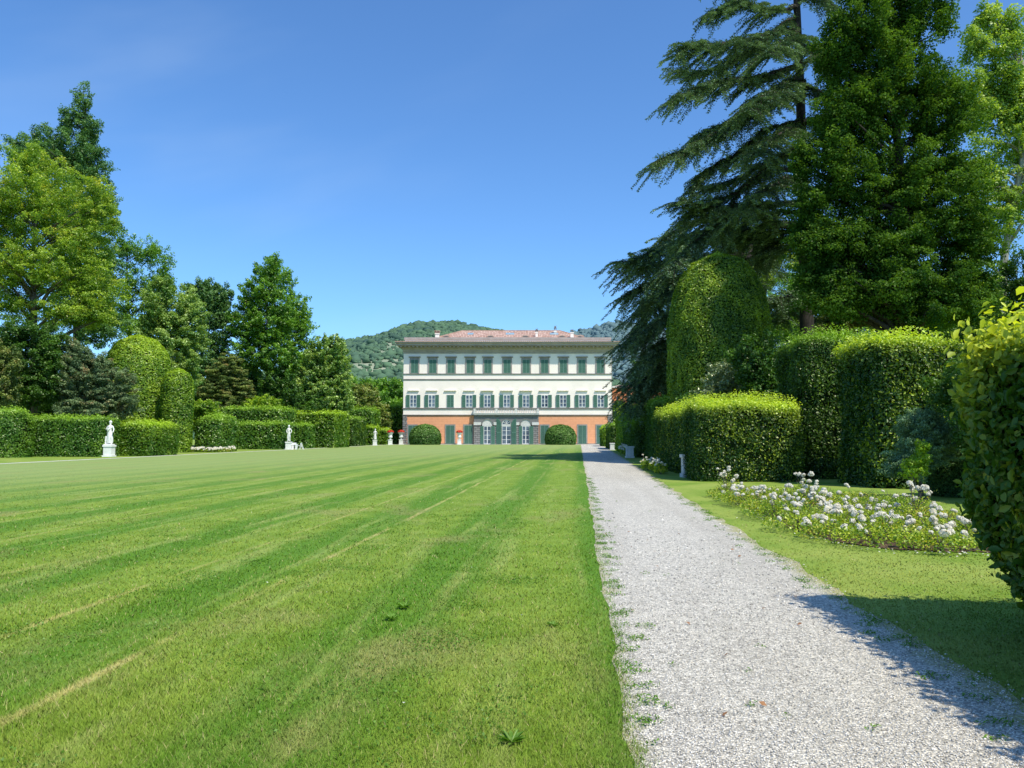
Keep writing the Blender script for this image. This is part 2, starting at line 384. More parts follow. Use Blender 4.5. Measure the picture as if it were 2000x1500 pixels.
# clipped hedge ------------------------------------------------------
def hedge(label, pxl, pxr, ytop, Y, t, mat, real=.09, rnd=.35, name='hedge', group='clipped hedges along the lawn', cat='hedge',
          rough=.07, dens=2.3, z0=0.0, rot=TH, undercut=0.0, corner=None, dims=None, six=False, jit=.7, shaggy=.0, tophi=.5, band=1.0):
    """front face between pxl and pxr at depth Y, t thick, sides along the garden axis"""
    if dims is None:
        x0 = (pxl-1000)/F*Y; x1 = (pxr-1000)/F*Y
        h = P((pxl+pxr)/2, ytop, Y)[2]; w = (x1-x0)/math.cos(rot)
        ox, oy = x0, Y
    else:
        ox, oy, w, t, h = dims
    c, s = math.cos(rot), math.sin(rot)
    # local (u along width, v along depth, z) -> world; u axis = (c,-s), v axis=(s,c)
    def tow(q):
        x = ox+q[:, 0]*c+q[:, 1]*s; y = oy-q[:, 0]*s+q[:, 1]*c
        return np.stack([x, y, q[:, 2]], 1)
    L = leaf_len(Y, real); W = L*.55
    areas = np.array([w*h, w*h*.5, t*h, t*h, w*t])
    A = L*W*.5
    n = int(dens*areas.sum()/A)
    face = R.choice(5, n, p=areas/areas.sum())
    a = R.uniform(0, 1, n); b = R.uniform(0, 1, n)
    q = np.zeros((n, 3))
    q[:, 2] = b*h
    m = face == 0; q[m, 0] = a[m]*w; q[m, 1] = 0
    m = face == 1; q[m, 0] = a[m]*w; q[m, 1] = t
    m = face == 2; q[m, 0] = 0; q[m, 1] = a[m]*t
    m = face == 3; q[m, 0] = w; q[m, 1] = a[m]*t
    m = face == 4; q[m, 0] = a[m]*w; q[m, 1] = b[m]*t; q[m, 2] = h
    r = min(rnd, w*.49, t*.49, h*.9)
    lo = np.array([r, r, -9]); hi = np.array([w-r, t-r, h-r])
    inner = np.clip(q, lo, hi); nn = unit(q-inner+1e-6)
    wv = wob(q+Y, 1.3, int(Y*10)+int(pxl)); wv2 = wob(q+Y, 4.5, int(Y*10)+3)
    dd = r + rough*wv*1.6 + rough*wv2*.8 - np.abs(R.normal(size=n))*L*.8 + (R.uniform(0, 1, n)**7)*(.13+.0022*Y)*(1.7 if tophi >= 1 else 1)*(.4+np.maximum(0, nn[:, 2]))
    pts = inner+nn*dd[:, None]
    if undercut: zf = np.clip(1-pts[:, 2]/h, 0, 1); pts[:, 0] += undercut*(.18*zf+.82*zf**4)
    pts[:, 2] = np.maximum(pts[:, 2], .03) + z0
    nw = np.stack([nn[:, 0]*c+nn[:, 1]*s, -nn[:, 0]*s+nn[:, 1]*c, nn[:, 2]], 1)
    Nl = unit(nw + R.normal(size=(n, 3))*jit + np.array([0, 0, .35]))
    base = tow(np.array([[w/2, t/2, 0]]))[0]
    o = thing(name, label, cat, tuple(base), group)
    tint = np.clip(.45*R.uniform(0, 1, n)+.28*(wv2+1)*.5+.32*np.clip(nn[:, 2], 0, 1)+tophi*(.38*np.clip(1-(h-pts[:, 2])/.55, 0, 1)-.26*np.clip((h-pts[:, 2])/h, 0, 1)), 0, 1)  # upper leaves painted lighter, lower ones darker, for sunlit top and shaded face
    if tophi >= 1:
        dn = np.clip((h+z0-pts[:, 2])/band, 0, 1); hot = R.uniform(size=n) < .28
        tint = np.clip(tint*(1-.62*dn)+hot*R.uniform(.3, .7, n)*dn-.12*(q[:, 0] < r*.6), 0, 1)  # shade painted below the top and on the left face, with random glints
    Lv = np.full(n, L)
    if tophi >= 1:   # thin spots and uneven growth
        gap = wob(q+Y, 2.3, int(Y*7)+11)+.7*wob(q+Y, 6.5, int(Y*7)+12)
        kp = R.uniform(size=n) > np.clip((-gap-.25)*1.5, 0, .8)*(nn[:, 2] < .6)
        pts, Nl, tint, Lv = pts[kp], Nl[kp], tint[kp], (Lv*R.uniform(.6, 1.3, n))[kp]
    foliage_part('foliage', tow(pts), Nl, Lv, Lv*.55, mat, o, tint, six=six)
    # dark shell, painted as the shade inside the foliage
    i = max(.1, L*.9)
    nu, nv, nz = max(2, int(w/.8)), max(2, int(t/.8)), max(3, int(h/.6))
    cv = []; cf = []
    def grid(fn, A_, B_):
        b0 = len(cv)
        for ii in range(A_+1):
            for jj in range(B_+1): cv.append(fn(ii/A_, jj/B_))
        for ii in range(A_):
            for jj in range(B_): k = b0+ii*(B_+1)+jj; cf.append((k, k+1, k+B_+2, k+B_+1))
    grid(lambda a, b: (a*w, 0, b*h), nu, nz); grid(lambda a, b: (a*w, t, b*h), nu, nz)
    grid(lambda a, b: (0, a*t, b*h), nv, nz); grid(lambda a, b: (w, a*t, b*h), nv, nz); grid(lambda a, b: (a*w, b*t, h), nu, nv)
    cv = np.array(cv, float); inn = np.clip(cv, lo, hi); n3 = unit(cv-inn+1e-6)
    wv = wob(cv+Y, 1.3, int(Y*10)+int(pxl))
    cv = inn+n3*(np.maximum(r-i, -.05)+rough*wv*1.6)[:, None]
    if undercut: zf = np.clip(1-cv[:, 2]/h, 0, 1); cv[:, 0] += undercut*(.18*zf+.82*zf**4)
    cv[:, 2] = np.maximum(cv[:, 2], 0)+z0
    part_np('shade_core', tow(cv), np.array(cf), M['core'], o)
    return o

# topiary of revolution ------------------------------------------------
def topiary(label, px, Y, prof, mat, real=.08, name='topiary', cat='topiary', group='rounded topiary', dens=2.4, rough=.06, jit=.5, depth_scale=1.0, k=.0026):
    """prof: list of (radius m, z m)"""
    cx, cy = (px-1000)/F*Y, Y
    prof = np.array(prof, float); seg = np.hypot(*(np.diff(prof, axis=0).T)); mid = (prof[:-1, 0]+prof[1:, 0])/2
    ar = seg*mid*2*math.pi
    L = leaf_len(Y, real, k); W = L*.55; n = int(dens*ar.sum()/(L*W*.5))
    s = R.choice(len(seg), n, p=ar/ar.sum()); u = R.uniform(0, 1, n); an = R.uniform(0, 2*math.pi, n)
    rr = prof[s, 0]*(1-u)+prof[s+1, 0]*u; z = prof[s, 1]*(1-u)+prof[s+1, 1]*u
    dr = prof[s+1, 0]-prof[s, 0]; dz = prof[s+1, 1]-prof[s, 1]; l = np.hypot(dr, dz)+1e-9
    nr, nz = dz/l, -dr/l
    nn = np.stack([np.cos(an)*nr, np.sin(an)*nr, nz], 1)
    pts = np.stack([np.cos(an)*rr, np.sin(an)*rr, z], 1)
    wv = wob(pts+px, 1.1, int(px)); wv2 = wob(pts+px, 4, int(px)+1)
    pts = pts+nn*((wv*1.5+wv2)*rough-np.abs(R.normal(size=n))*L*.6-(R.uniform(0, 1, n)**7)*L*.8)[:, None]
    pts[:, 1] *= depth_scale; pts[:, 2] = np.maximum(pts[:, 2], .03)
    pts += np.array([cx, cy, 0])
    o = thing(name, label, cat, (cx, cy, 0), group)
    Nl = unit(nn+R.normal(size=(n, 3))*jit+np.array([0, 0, .3]))
    tint = np.clip(.6*R.uniform(0, 1, n)+.2*(wv2+1)*.5+.3*np.clip(nz, 0, 1), 0, 1)
    foliage_part('foliage', pts, Nl, L, W, mat, o, tint)
    mb = MB(); mb.lathe(0, 0, [(max(.02, r-max(.12, L)), max(0, z-max(.1, L)*.8)) for r, z in prof], 20)  # near-black shell standing in for the inner shade of the bush
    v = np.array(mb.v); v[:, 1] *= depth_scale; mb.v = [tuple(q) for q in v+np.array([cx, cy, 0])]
    mb.build('shade_core', M['core'], o)
    return o

# free-growing tree ------------------------------------------------------
def tree(label, Y, blobs, mat, bark='bark', trunk=None, name='tree', cat='tree', group=None, cr=.9, real=.14, cover=.75, nd=1.0,
         flat=.75, up=.5, droop=0.0, k=.0026, aspect=.6, ry=1.0, limbs=18, shell=.33, low=.45, trunk_r=.25, base=None, six=False, dyn=0.0):
    """blobs: (px,py,rpx,rpy[,dY]) ellipses of the crown at depth Y; trunk: [(px,py),...] from the ground up"""
    sc = Y/F
    L = leaf_len(Y, real, k); W = L*aspect; A = L*W*.5
    cc = []; rr = []
    ctr = []
    for bl in blobs:
        px, py, rx, rz = bl[:4]; dY = bl[4] if len(bl) > 4 else 0
        c0 = P(px, py, Y+dY); ctr.append(c0)
        ax = np.array([rx*sc, max(rx, rz*.6)*sc*ry, rz*sc])
        rm = (ax[0]*ax[1]*ax[2])**(1/3)
        crr = min(cr*.72, rm*.45)
        n = max(3, int(nd*1.35*4*math.pi*rm*rm/(math.pi*crr*crr)))
        d = unit(R.normal(size=(n, 3))); rad = R.uniform(0, 1, (n, 1))**shell*R.uniform(.93, 1.14, (n, 1))
        p = c0+d*rad*(ax-crr*.25)
        cc.append(p); rr.append(crr*R.uniform(.6, 1.3, n))
    cc = np.concatenate(cc); rr = np.concatenate(rr)
    ok = cc[:, 2] > .6; cc = cc[ok]; rr = rr[ok]
    # leaves
    per = np.maximum(6, (4*math.pi*rr**2*.60*cover/A)).astype(int)
    idx = np.repeat(np.arange(len(cc)), per); n = len(idx)
    u = unit(R.normal(size=(n, 3)))
    flip = (u[:, 2] < 0) & (R.uniform(size=n) < low); u[flip, 2] *= -1
    rad = R.uniform(.25, 1.12, n)**.6
    q = u*np.array([1, 1, flat])*(rad*rr[idx])[:, None]
    if flat >= .6:
        dv = unit(unit(cc-np.mean(cc, 0))*.7+np.array([0, 0, .55])+R.normal(size=cc.shape)*.45)[idx]
        q = q*.68+dv*((q*dv).sum(1))[:, None]*.95
    pts = cc[idx]+q
    pts[:, 2] -= droop*rr[idx]*np.hypot(q[:, 0], q[:, 1])/np.maximum(rr[idx], .01)
    Nl = unit(u*.5+R.normal(size=(n, 3))*.55+np.array([0, 0, up]))
    ctint = R.uniform(0, 1, len(cc))
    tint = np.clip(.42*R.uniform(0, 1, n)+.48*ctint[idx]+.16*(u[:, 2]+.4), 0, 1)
    if base is None:
        if trunk: b0 = P(trunk[0][0], trunk[0][1], Y); base = np.array([b0[0], b0[1], 0])
        else: base = np.array([np.mean([c[0] for c in ctr]), Y, 0])
    base = np.array(base, float)
    o = thing(name, label, cat, tuple(base), group)
    D = None
    if droop: D = u*np.array([1, 1, .2])+np.array([0, 0, -droop])
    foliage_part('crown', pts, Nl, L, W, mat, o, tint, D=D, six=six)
    # trunk
    zt = max(c[2] for c in ctr)
    mb = MB()
    if trunk:
        path = [base.copy()]+[P(a, b, Y) for a, b in trunk[1:]]
    else:
        top = max(ctr, key=lambda c: c[2]); path = [base.copy()]
        for i in range(1, 6):
            f = i/5; q = base*(1-f)+np.array([top[0], top[1], zt])*f; q += R.normal(size=3)*.12*f*np.array([1, 1, .3]); path.append(q)
    path = np.array(path); n_ = len(path)
    rads = [trunk_r*(1.25 if i == 0 else 1)*(1-.78*i/(n_-1)) for i in range(n_)]
    mb.tube(path, rads, 10)
    mb.build('trunk', M[bark], o, smooth=True)
    # limbs to the clumps
    sel = R.choice(len(cc), min(limbs, len(cc)), replace=False)
    mb = MB()
    for i in sel:
        tgt = cc[i]
        zs = path[:, 2]; want = np.clip(tgt[2]-np.hypot(*(tgt[:2]-base[:2]))*.75, zs[1]*.8 if n_ > 2 else 0.5, zs.max()*.93)
        j = int(np.clip(np.searchsorted(zs, want)-1, 0, n_-2)); f = np.clip((want-zs[j])/(zs[j+1]-zs[j]+1e-6), 0, 1)
        st = path[j]*(1-f)+path[j+1]*f; r0 = (rads[j]*(1-f)+rads[j+1]*f)*.55
        d = tgt-st; m1 = st+d*.35+np.array([0, 0, .10])*np.linalg.norm(d)+R.normal(size=3)*.1; m2 = st+d*.7+np.array([0, 0, .06])*np.linalg.norm(d)
        mb.tube([st, m1, m2, tgt], [r0, r0*.65, r0*.4, .02], 6)
    if len(sel): mb.build('limbs', M[bark], o, smooth=True)
    return o

# ================================================================== camera, light, sky
cam = bpy.data.cameras.new('camera'); co = bpy.data.objects.new('camera', cam); COL.objects.link(co)
co.location = (0, 0, CAMH); co.rotation_euler = (math.radians(90)+PITCH, 0, 0)
cam.sensor_width = 36; cam.lens = 36*F/2000; cam.clip_end = 20000; cam.clip_start = .1
S.camera = co
W = bpy.data.worlds.new('World'); S.world = W; W.use_nodes = True
nt = W.node_tree; bg = nt.nodes['Background']; sky = nt.nodes.new('ShaderNodeTexSky'); sky.sky_type = 'NISHITA'
sky.sun_disc = False; sky.sun_elevation = math.asin(SUN[2]); sky.sun_rotation = math.atan2(SUN[0], SUN[1])
sky.altitude = 0; sky.air_density = 1.0; sky.dust_density = .5; sky.ozone_density = 3.0
mxs = nt.nodes.new('ShaderNodeMix'); mxs.data_type = 'RGBA'; mxs.blend_type = 'MULTIPLY'; mxs.inputs[0].default_value = 1
mxs.inputs[7].default_value = (.70, 1.05, 1.38, 1)
nw_ = N(nt); tcw = nt.nodes.new('ShaderNodeTexCoord').outputs['Generated']
sx_, sy_, sz_ = nw_.sep(tcw)
wv_ = nw_.noise(nw_.comb(nw_.math('ADD', nw_.math('MULTIPLY', sx_, 1.3), nw_.math('MULTIPLY', sz_, .5)), sy_, nw_.math('SUBTRACT', nw_.math('MULTIPLY', sz_, 5.0), nw_.math('MULTIPLY', sx_, 1.6))), 1.6, 4, .5)
wf_ = nw_.math('MULTIPLY', nw_.math('MULTIPLY', nw_.ramp(wv_, .5, .8), nw_.ramp(nw_.math('SUBTRACT', .25, sx_), .0, .7)), .13)
nt.links.new(sky.outputs[0], mxs.inputs[6]); nt.links.new(nw_.mix(wf_, mxs.outputs[2], (4.5, 5.6, 6.9)), bg.inputs[0]); bg.inputs[1].default_value = .15
sl = bpy.data.lights.new('sun', 'SUN'); so = bpy.data.objects.new('sun', sl); COL.objects.link(so)
sl.energy = 5.0; sl.angle = math.radians(.53); sl.color = (1, .94, .80)
so.rotation_euler = Vector(SUN).to_track_quat('Z', 'Y').to_euler(); so.location = (30, -30, 60)
S.view_settings.view_transform = 'Standard'; S.view_settings.look = 'None'; S.view_settings.exposure = 0; S.view_settings.gamma = 1
cy = S.cycles; cy.max_bounces = 6; cy.diffuse_bounces = 3; cy.glossy_bounces = 2; cy.transmission_bounces = 3; cy.transparent_max_bounces = 4
cy.caustics_reflective = False; cy.caustics_refractive = False; cy.sample_clamp_indirect = 6
cy.use_denoising = True
try: cy.denoiser = 'OPENIMAGEDENOISE'; cy.denoising_input_passes = 'RGB_ALBEDO_NORMAL'; cy.denoising_prefilter = 'ACCURATE'
except Exception: pass
S.render.use_persistent_data = False

# ================================================================== ground, lawn, paths
def sheet(name, pts, z, mat):
    me = bpy.data.meshes.new(name); me.from_pydata([(x, y, z) for x, y in pts], [], [tuple(range(len(pts)))]); me.update()
    me.materials.append(mat); o = link(name, me); return structure(o)
sheet('ground', [(-6000, -300), (6000, -300), (6000, 9000), (-6000, 9000)], 0.0, M['verge'])
BE = 146.0
def edge(a, amp, seed, b0=-3, b1=BE, step=.35, dr=0.0):
    bs = np.arange(b0, b1, step); p = np.stack([bs, bs*0, bs*0+seed], 1)
    w = wob(p, 1.6, seed)*amp+wob(p, 5.5, seed+1)*amp*.7
    return [g2w(a+dr*max(bb, 0)+ww, bb) for ww, bb in zip(w, bs)]
def yclip(pts, ymax): return [(x, min(y, ymax)) for x, y in pts]
YV = 145.0
lawn = edge(.29, .035, 5, dr=.006)+list(reversed(edge(-32.35, .05, 6)))
sheet('lawn', yclip(lawn, 142.0), .004, M['lawn'])
path = edge(.25, .05, 7, dr=.006)+list(reversed(edge(2.56, .10, 8, dr=.016)))
sheet('gravel_path', yclip(path, 142.2), .008, M['gravel'])
lp = edge(-32.95, .04, 9)+list(reversed(edge(-32.35, .04, 10)))
sheet('side_path', yclip(lp, 142.2), .008, M['gravel_far'])
sheet('forecourt', [(-26, 142.0), (26, 142.0), (26, 145.3), (-26, 145.3)], .012, M['gravel_far'])

def blade_patch(name, label, mat, inside, n, ymin=3.0, ymax=42, hgt=(.012, .038), pad=1300, size=.0011):
    # more blades where they are seen large: density falls off with distance
    py = R.uniform(851+CAMH*F/ymax, 851+CAMH*F/ymin, n); d = CAMH*F/(py-851)
    px = R.uniform(-pad, 2000+pad, n); x = (px-1000)/F*d; y = d
    a, b = x*CT-y*ST, x*ST+y*CT
    keep = inside(a, b) & (R.uniform(size=n) < np.clip((ymax-d)/(ymax*.55), 0, 1)); x = x[keep]; y = y[keep]; d = d[keep]; m = len(x)
    cl = wob(np.stack([x, y, x*0], 1), 2.2, 77)
    h = R.uniform(hgt[0], hgt[1], m)*(1+.35*cl)*np.clip(1.15-d/45, .4, 1); w = np.maximum(.0022, d*size)*R.uniform(.7, 1.3, m)
    ang = R.uniform(0, 2*math.pi, m); lean = R.normal(size=(m, 2))*.55*h[:, None]
    ux, uy = np.cos(ang)*w/2, np.sin(ang)*w/2
    z = np.full(m, .004)
    V = np.stack([np.stack([x-ux, y-uy, z], 1), np.stack([x+ux, y+uy, z], 1), np.stack([x+lean[:, 0], y+lean[:, 1], z+h], 1)], 1).reshape(-1, 3)
    me = mesh_np(name, V, np.arange(m*3).reshape(m, 3), mat, R.uniform(0, 1, m))
    o = link(name, me); o['kind'] = 'stuff'; o['label'] = label; o['category'] = 'grass'
    return o
def near_bed(a, b):
    x, y = a*CT+b*ST, b*CT-a*ST
    return (x > 5.0) & (x < 9.0) & (y > 10.8) & (y < 20)
def edge_at(b, amp, seed):
    p = np.stack([b, b*0, b*0+seed], 1)
    return wob(p, 1.6, seed)*amp+wob(p, 5.5, seed+1)*amp*.7
blade_patch('grass', 'short mown green grass of the big striped lawn', M['blades'], lambda a, b: (a < .27+.006*b+edge_at(b, .05, 7)+.05*np.abs(R.normal(size=len(a)))) & (a > -32.2), 880000)
blade_patch('grass', 'sunny grass strip between the gravel path and the hedges', M['blades2'], lambda a, b: (a > 2.53+.016*b+edge_at(b, .10, 8)-.09*np.abs(R.normal(size=len(a)))) & (a < 16) & ~near_bed(a, b), 520000, hgt=(.008, .022), size=.0015, ymax=22)

# clover, weeds, litter on lawn and path
def clump_stuff(name, label, cat, mat, spots, r, n, L, Wd, up=1.0, z=.02):
    C = []; 
    for (x, y, s) in spots:
        k = int(n*s*s); a = R.uniform(0, 2*math.pi, k); q = R.uniform(0, 1, k)**.6*r*s
        C.append(np.stack([x+q*np.cos(a), y+q*np.sin(a)*.8, R.uniform(.2, 1, k)*z], 1))
    C = np.concatenate(C); Nl = unit(R.normal(size=C.shape)*.5+np.array([0, 0, up]))
    V, Fq, rep = leaves_geo(C, Nl, L, Wd)
    o = link(name, mesh_np(name, V, Fq, mat, np.repeat(R.uniform(0, 1, len(C)), rep))); o['kind'] = 'stuff'; o['label'] = label; o['category'] = cat
    return o
M['clover'] = leaf_mat('clover_leaves', (.05, .12, .012), (.11, .21, .035), None, .3, .06)
spots = []
for _ in range(170):
    b = R.uniform(3.2, 16); a = R.uniform(-7, -.2) if b > 5 else R.uniform(-3, -.1)
    spots.append((*g2w(a, b), R.uniform(.5, 1.8)))
clump_stuff('clover', 'small clover leaves mixed in the lawn nearest the camera', 'clover', M['clover'], spots, .18, 45, .020, .016, z=.03)
spots = [(*g2w(.30+.006*b+abs(R.normal())*.09, b), R.uniform(.4, 1)) for b in R.uniform(3.2, 30, 150)]
spots += [(*g2w(2.52+.016*b-abs(R.normal())*.16, b), R.uniform(.4, 1.1)) for b in R.uniform(4.5, 30, 110)]
spots += [(*g2w(R.uniform(.3, 2.4), b), R.uniform(.25, .6)) for b in R.uniform(3.4, 20, 16)]
clump_stuff('weeds', 'low weeds creeping over both gravel path edges', 'weeds', M['clover'], spots, .11, 60, .03, .010, z=.035)

# loose stones on the near part of the path
def stones():
    n = 95000; py = R.uniform(851+CAMH*F/17, 851+CAMH*F/3.1, n); d = CAMH*F/(py-851)
    px = R.uniform(600, 2700, n); x = (px-1000)/F*d; y = d; fk = R.uniform(size=n) < np.clip((17-d)/10, 0, 1); a, b = x*CT-y*ST, x*ST+y*CT
    e = R.normal(size=n)*.06
    k = (a > .31+.006*b+edge_at(b, .05, 7)+e*.6) & (a < 2.53+.016*b+edge_at(b, .1, 8)+e) & fk; x = x[k]; y = y[k]; d = d[k]; n = len(x)
    s = np.maximum(.0042, d*.00085)*R.uniform(.6, 1.7, n)
    base = np.array([[1, 0, 0], [0, 1, 0], [-1, 0, 0], [0, -1, 0], [0, 0, 1], [0, 0, -1]], float)
    T = base[None]*np.stack([s*R.uniform(.7, 1.4, n), s*R.uniform(.7, 1.2, n), s*R.uniform(.4, .8, n)], 1)[:, None]
    T = T+R.normal(size=T.shape)*s[:, None, None]*.2
    an = R.uniform(0, 6.28, n); c_, s_ = np.cos(an)[:, None], np.sin(an)[:, None]
    X = T[..., 0]*c_-T[..., 1]*s_; Y = T[..., 0]*s_+T[..., 1]*c_
    V = np.stack([X+x[:, None], Y+y[:, None], T[..., 2]+.010+(s*.2)[:, None]], 2).reshape(-1, 3)
    f = np.array([[0, 1, 4], [1, 2, 4], [2, 3, 4], [3, 0, 4], [1, 0, 5], [2, 1, 5], [3, 2, 5], [0, 3, 5]])
    Fq = (f[None]+(np.arange(n)*6)[:, None, None]).reshape(-1, 3)
    m, nt, out = new_mat('gravel_stones'); q = N(nt)
    at = q.node('ShaderNodeAttribute', attribute_name='tint')
    c = q.mix(q.ramp(at.outputs['Fac'], 0, 1), (.28, .265, .235), (.94, .88, .78))
    q.link(q.bsdf(c, .8, .25), out.inputs[0])
    t = np.repeat(R.uniform(0, 1, n)**.8, 8)
    o = link('gravel', mesh_np('gravel', V, Fq, m, t)); o['kind'] = 'stuff'; o['label'] = 'loose pale grey gravel stones on the path'; o['category'] = 'gravel'
stones()

# ================================================================== villa
X0 = (787.5-1000)/F*YV; SCU = YV/F/4.444
def U(zx): return X0+(zx-78)*SCU*1.0
ZB = 1102.0
def Vz(zy): return max(0.0, (ZB-zy)*SCU)
villa = thing('villa', 'three storey cream and orange villa with green shutters and a tiled roof', 'villa', (-.8, YV, 0))
xl, xr = U(78), U(1888)
XC = (xl+xr)/2; DEP = 21.0
def quick(fn, name, mat, parent, smooth=False):
    mb = MB(); fn(mb); return mb.build(name, mat, parent, smooth)
quick(lambda m: m.box(xl+.03, xr-.03, YV+.03, YV+DEP, 0, Vz(850)), 'lower_wall', M['orange'], villa)
quick(lambda m: m.box(xl, xr, YV, YV+DEP, Vz(850)+.001, Vz(300)), 'upper_wall', M['plaster'], villa)
for side in (0, 1):
    def quoins(m):
        for i in range(13):
            h = Vz(850)/13; z0 = i*h+.02; z1 = (i+1)*h-.025
            w = .78 if i % 2 else .66
            if side == 0: m.box(xl-.06, xl+w, YV-.07, YV+.8, z0, z1)
            else: m.box(xr-w, xr+.06, YV-.07, YV+.8, z0, z1)
    quick(quoins, 'corner_quoins', M['rust'], villa)
quick(lambda m: m.box(xl-.02, xr+.02, YV-.01, YV+.02, 0, .18), 'plinth', M['greystone'], villa)
def course(name, zya, zyb, out_, mat='greystone', gap=None):
    def f(m):
        z0, z1 = Vz(zyb), Vz(zya)
        prof = [(YV+.01, z0), (YV-out_*.55, z0), (YV-out_*.7, z0+(z1-z0)*.45), (YV-out_, z0+(z1-z0)*.55), (YV-out_, z1-.01), (YV+.01, z1)]
        m.strip(prof, xl-out_*.6, xr+out_*.6)
    quick(f, name, M[mat], villa)
course('string_course', 843, 853, .16); course('string_course', 785, 797, .2)
course('string_course', 533, 545, .14); course('string_course', 486, 494, .18)
# main cornice
def corn(m):
    prof = [(YV+.02, Vz(312)), (YV-.08, Vz(312)), (YV-.1, Vz(300)), (YV-.22, Vz(292)), (YV-.25, Vz(280)), (YV-.42, Vz(272)), (YV-.45, Vz(264)),
            (YV-.68, Vz(263.5)), (YV-.68, Vz(249)), (YV-1.6, Vz(248)), (YV-1.63, Vz(236)), (YV-1.86, Vz(230)), (YV-1.93, Vz(221)), (YV+.02, Vz(220.5))]
    vs = []; n = len(prof)
    # mitred return round both corners: front profile swept along a U
    pathpts = [(xl, YV+DEP, -1, 0), (xl, YV, -1, -1), (xr, YV, 1, -1), (xr, YV+DEP, 1, 0)]
    for (px_, py_, dx, dy) in pathpts:
        for (yy, zz) in prof:
            o_ = YV-yy; vs.append((px_+dx*o_*.68, py_+dy*o_, zz))
    fs = []
    for j in range(3):
        for i in range(n): fs.append((j*n+i, j*n+(i+1) % n, (j+1)*n+(i+1) % n, (j+1)*n+i))
    m.add(vs, fs)
def dent(m):
    k = 53
    for i in range(k):
        x = xl-.35+(xr-xl+.7)*i/(k-1); m.box(x-.15, x+.15, YV-1.38, YV-.685, Vz(262), Vz(250))
quick(lambda m: (corn(m), dent(m)), 'cornice', M['cornice'], villa)
def eave(m):
    m.strip([(YV-1.98, Vz(219)), (YV-1.98, Vz(217)), (YV+.6, Vz(205)), (YV+.6, Vz(219))], xl-1.34, xr+1.34)
    n = 118
    for i in range(n):
        x = xl-1.3+(xr-xl+2.6)*i/(n-1)
        m.tube([(x, YV-2.05, Vz(216)), (x, YV+.4, Vz(206))], [.09, .09], 6)
quick(eave, 'eave_tiles', M['roof_edge'], villa)
quick(lambda m: m.box(xl+.15, xr-.05, YV+.35, YV+DEP-.4, Vz(220), Vz(189)), 'attic_wall', M['plaster'], villa)
quick(lambda m: m.box(xl+.02, xr+.06, YV+.22, YV+DEP-.2, Vz(189)+.001, Vz(168)), 'parapet_cap', M['cornice'], villa)
# hipped roof behind the parapet: eaves set back 2.5 m, ridge at mid depth
def zl(zy, dY):   # height seen at zoomed row zy when dY behind the front
    base = Vz(zy); return CAMH+(base-CAMH)*(YV+dY)/YV
def ul(zx, dY):
    return U(zx)*(YV+dY)/YV
rf0, rf1 = 1.2, 8.5
rz0 = Vz(168)-.25; rz1 = zl(111, rf1)
def roof(m):
    a = [(ul(300, rf0), YV+rf0, rz0), (ul(1700, rf0), YV+rf0, rz0), (ul(1700, rf0), YV+DEP-rf0, rz0), (ul(300, rf0), YV+DEP-rf0, rz0)]
    b = [(ul(592, rf1), YV+rf1, rz1), (ul(1440, rf1), YV+rf1, rz1), (ul(1440, rf1), YV+DEP-rf1, rz1), (ul(592, rf1), YV+DEP-rf1, rz1)]
    m.add(a+b, [(0, 1, 5, 4), (1, 2, 6, 5), (2, 3, 7, 6), (3, 0, 4, 7), (4, 5, 6, 7)])
roof_o = quick(roof, 'roof', M['tile'], villa)
def ridge(m):
    n = 70
    for i in range(n):
        x = ul(592, rf1)+(ul(1440, rf1)-ul(592, rf1))*i/(n-1); m.box(x-.13, x+.13, YV+rf1-.15, YV+rf1+.15, rz1-.02, rz1+.09)
    n = 26
    for sgn, e0, e1 in ((0, 300, 592), (1, 1700, 1440)):
        for i in range(n):
            f = i/(n-1); x = ul(e0, rf0)*(1-f)+ul(e1, rf1)*f; y = YV+rf0*(1-f)+rf1*f; z = rz0*(1-f)+rz1*f
            m.box(x-.16, x+.16, y-.13, y+.13, z-.05, z+.10)
quick(ridge, 'ridge_tiles', M['roof_edge'], roof_o)
def on_roof(zy):
    zy = max(zy, 112); # depth where the roof plane meets this row
    best = rf0
    for k in range(200):
        d = rf0+(rf1-rf0)*k/199; z = rz0+(rz1-rz0)*k/199
        if z >= zl(zy, d): return d, z
    return rf1, rz1
for zx, wdt in ((660, 52), (1005, 76), (1390, 76)):
    d0, z0 = on_roof(146); d1, z1 = on_roof(134); x = ul(zx, (d0+d1)/2); w = wdt*SCU/2
    quick(lambda m: m.add([(x-w, YV+d0, z0+.1), (x+w, YV+d0, z0+.1), (x+w, YV+d1, z1+.1), (x-w, YV+d1, z1+.1), (x-w, YV+d0, z0-.1), (x+w, YV+d0, z0-.1), (x+w, YV+d1, z1-.1), (x-w, YV+d1, z1-.1)],
          [(0, 1, 2, 3), (4, 7, 6, 5), (0, 4, 5, 1), (1, 5, 6, 2), (2, 6, 7, 3), (3, 7, 4, 0)]), 'skylight', M['skylight'], roof_o)
for zx in (447, 833, 1140, 1460, 1620):
    d0, z0 = on_roof(166); x = ul(zx, d0); w = 35*SCU; h = 19*SCU
    def dm(m):
        pts = [(x+w*math.cos(t), z0-.3+.3+h*math.sin(t)) for t in np.linspace(0, math.pi, 11)]
        m.prism(pts, YV+d0-.15, YV+d0+2.6)
    dr = quick(dm, 'dormer', M['roof_edge'], roof_o)
    quick(lambda m: m.prism([(x+(w-.22)*math.cos(t), z0+(h-.2)*math.sin(t)) for t in np.linspace(0, math.pi, 11)], YV+d0-.19, YV+d0-.151), 'dormer_window', M['dark_stone'], dr)
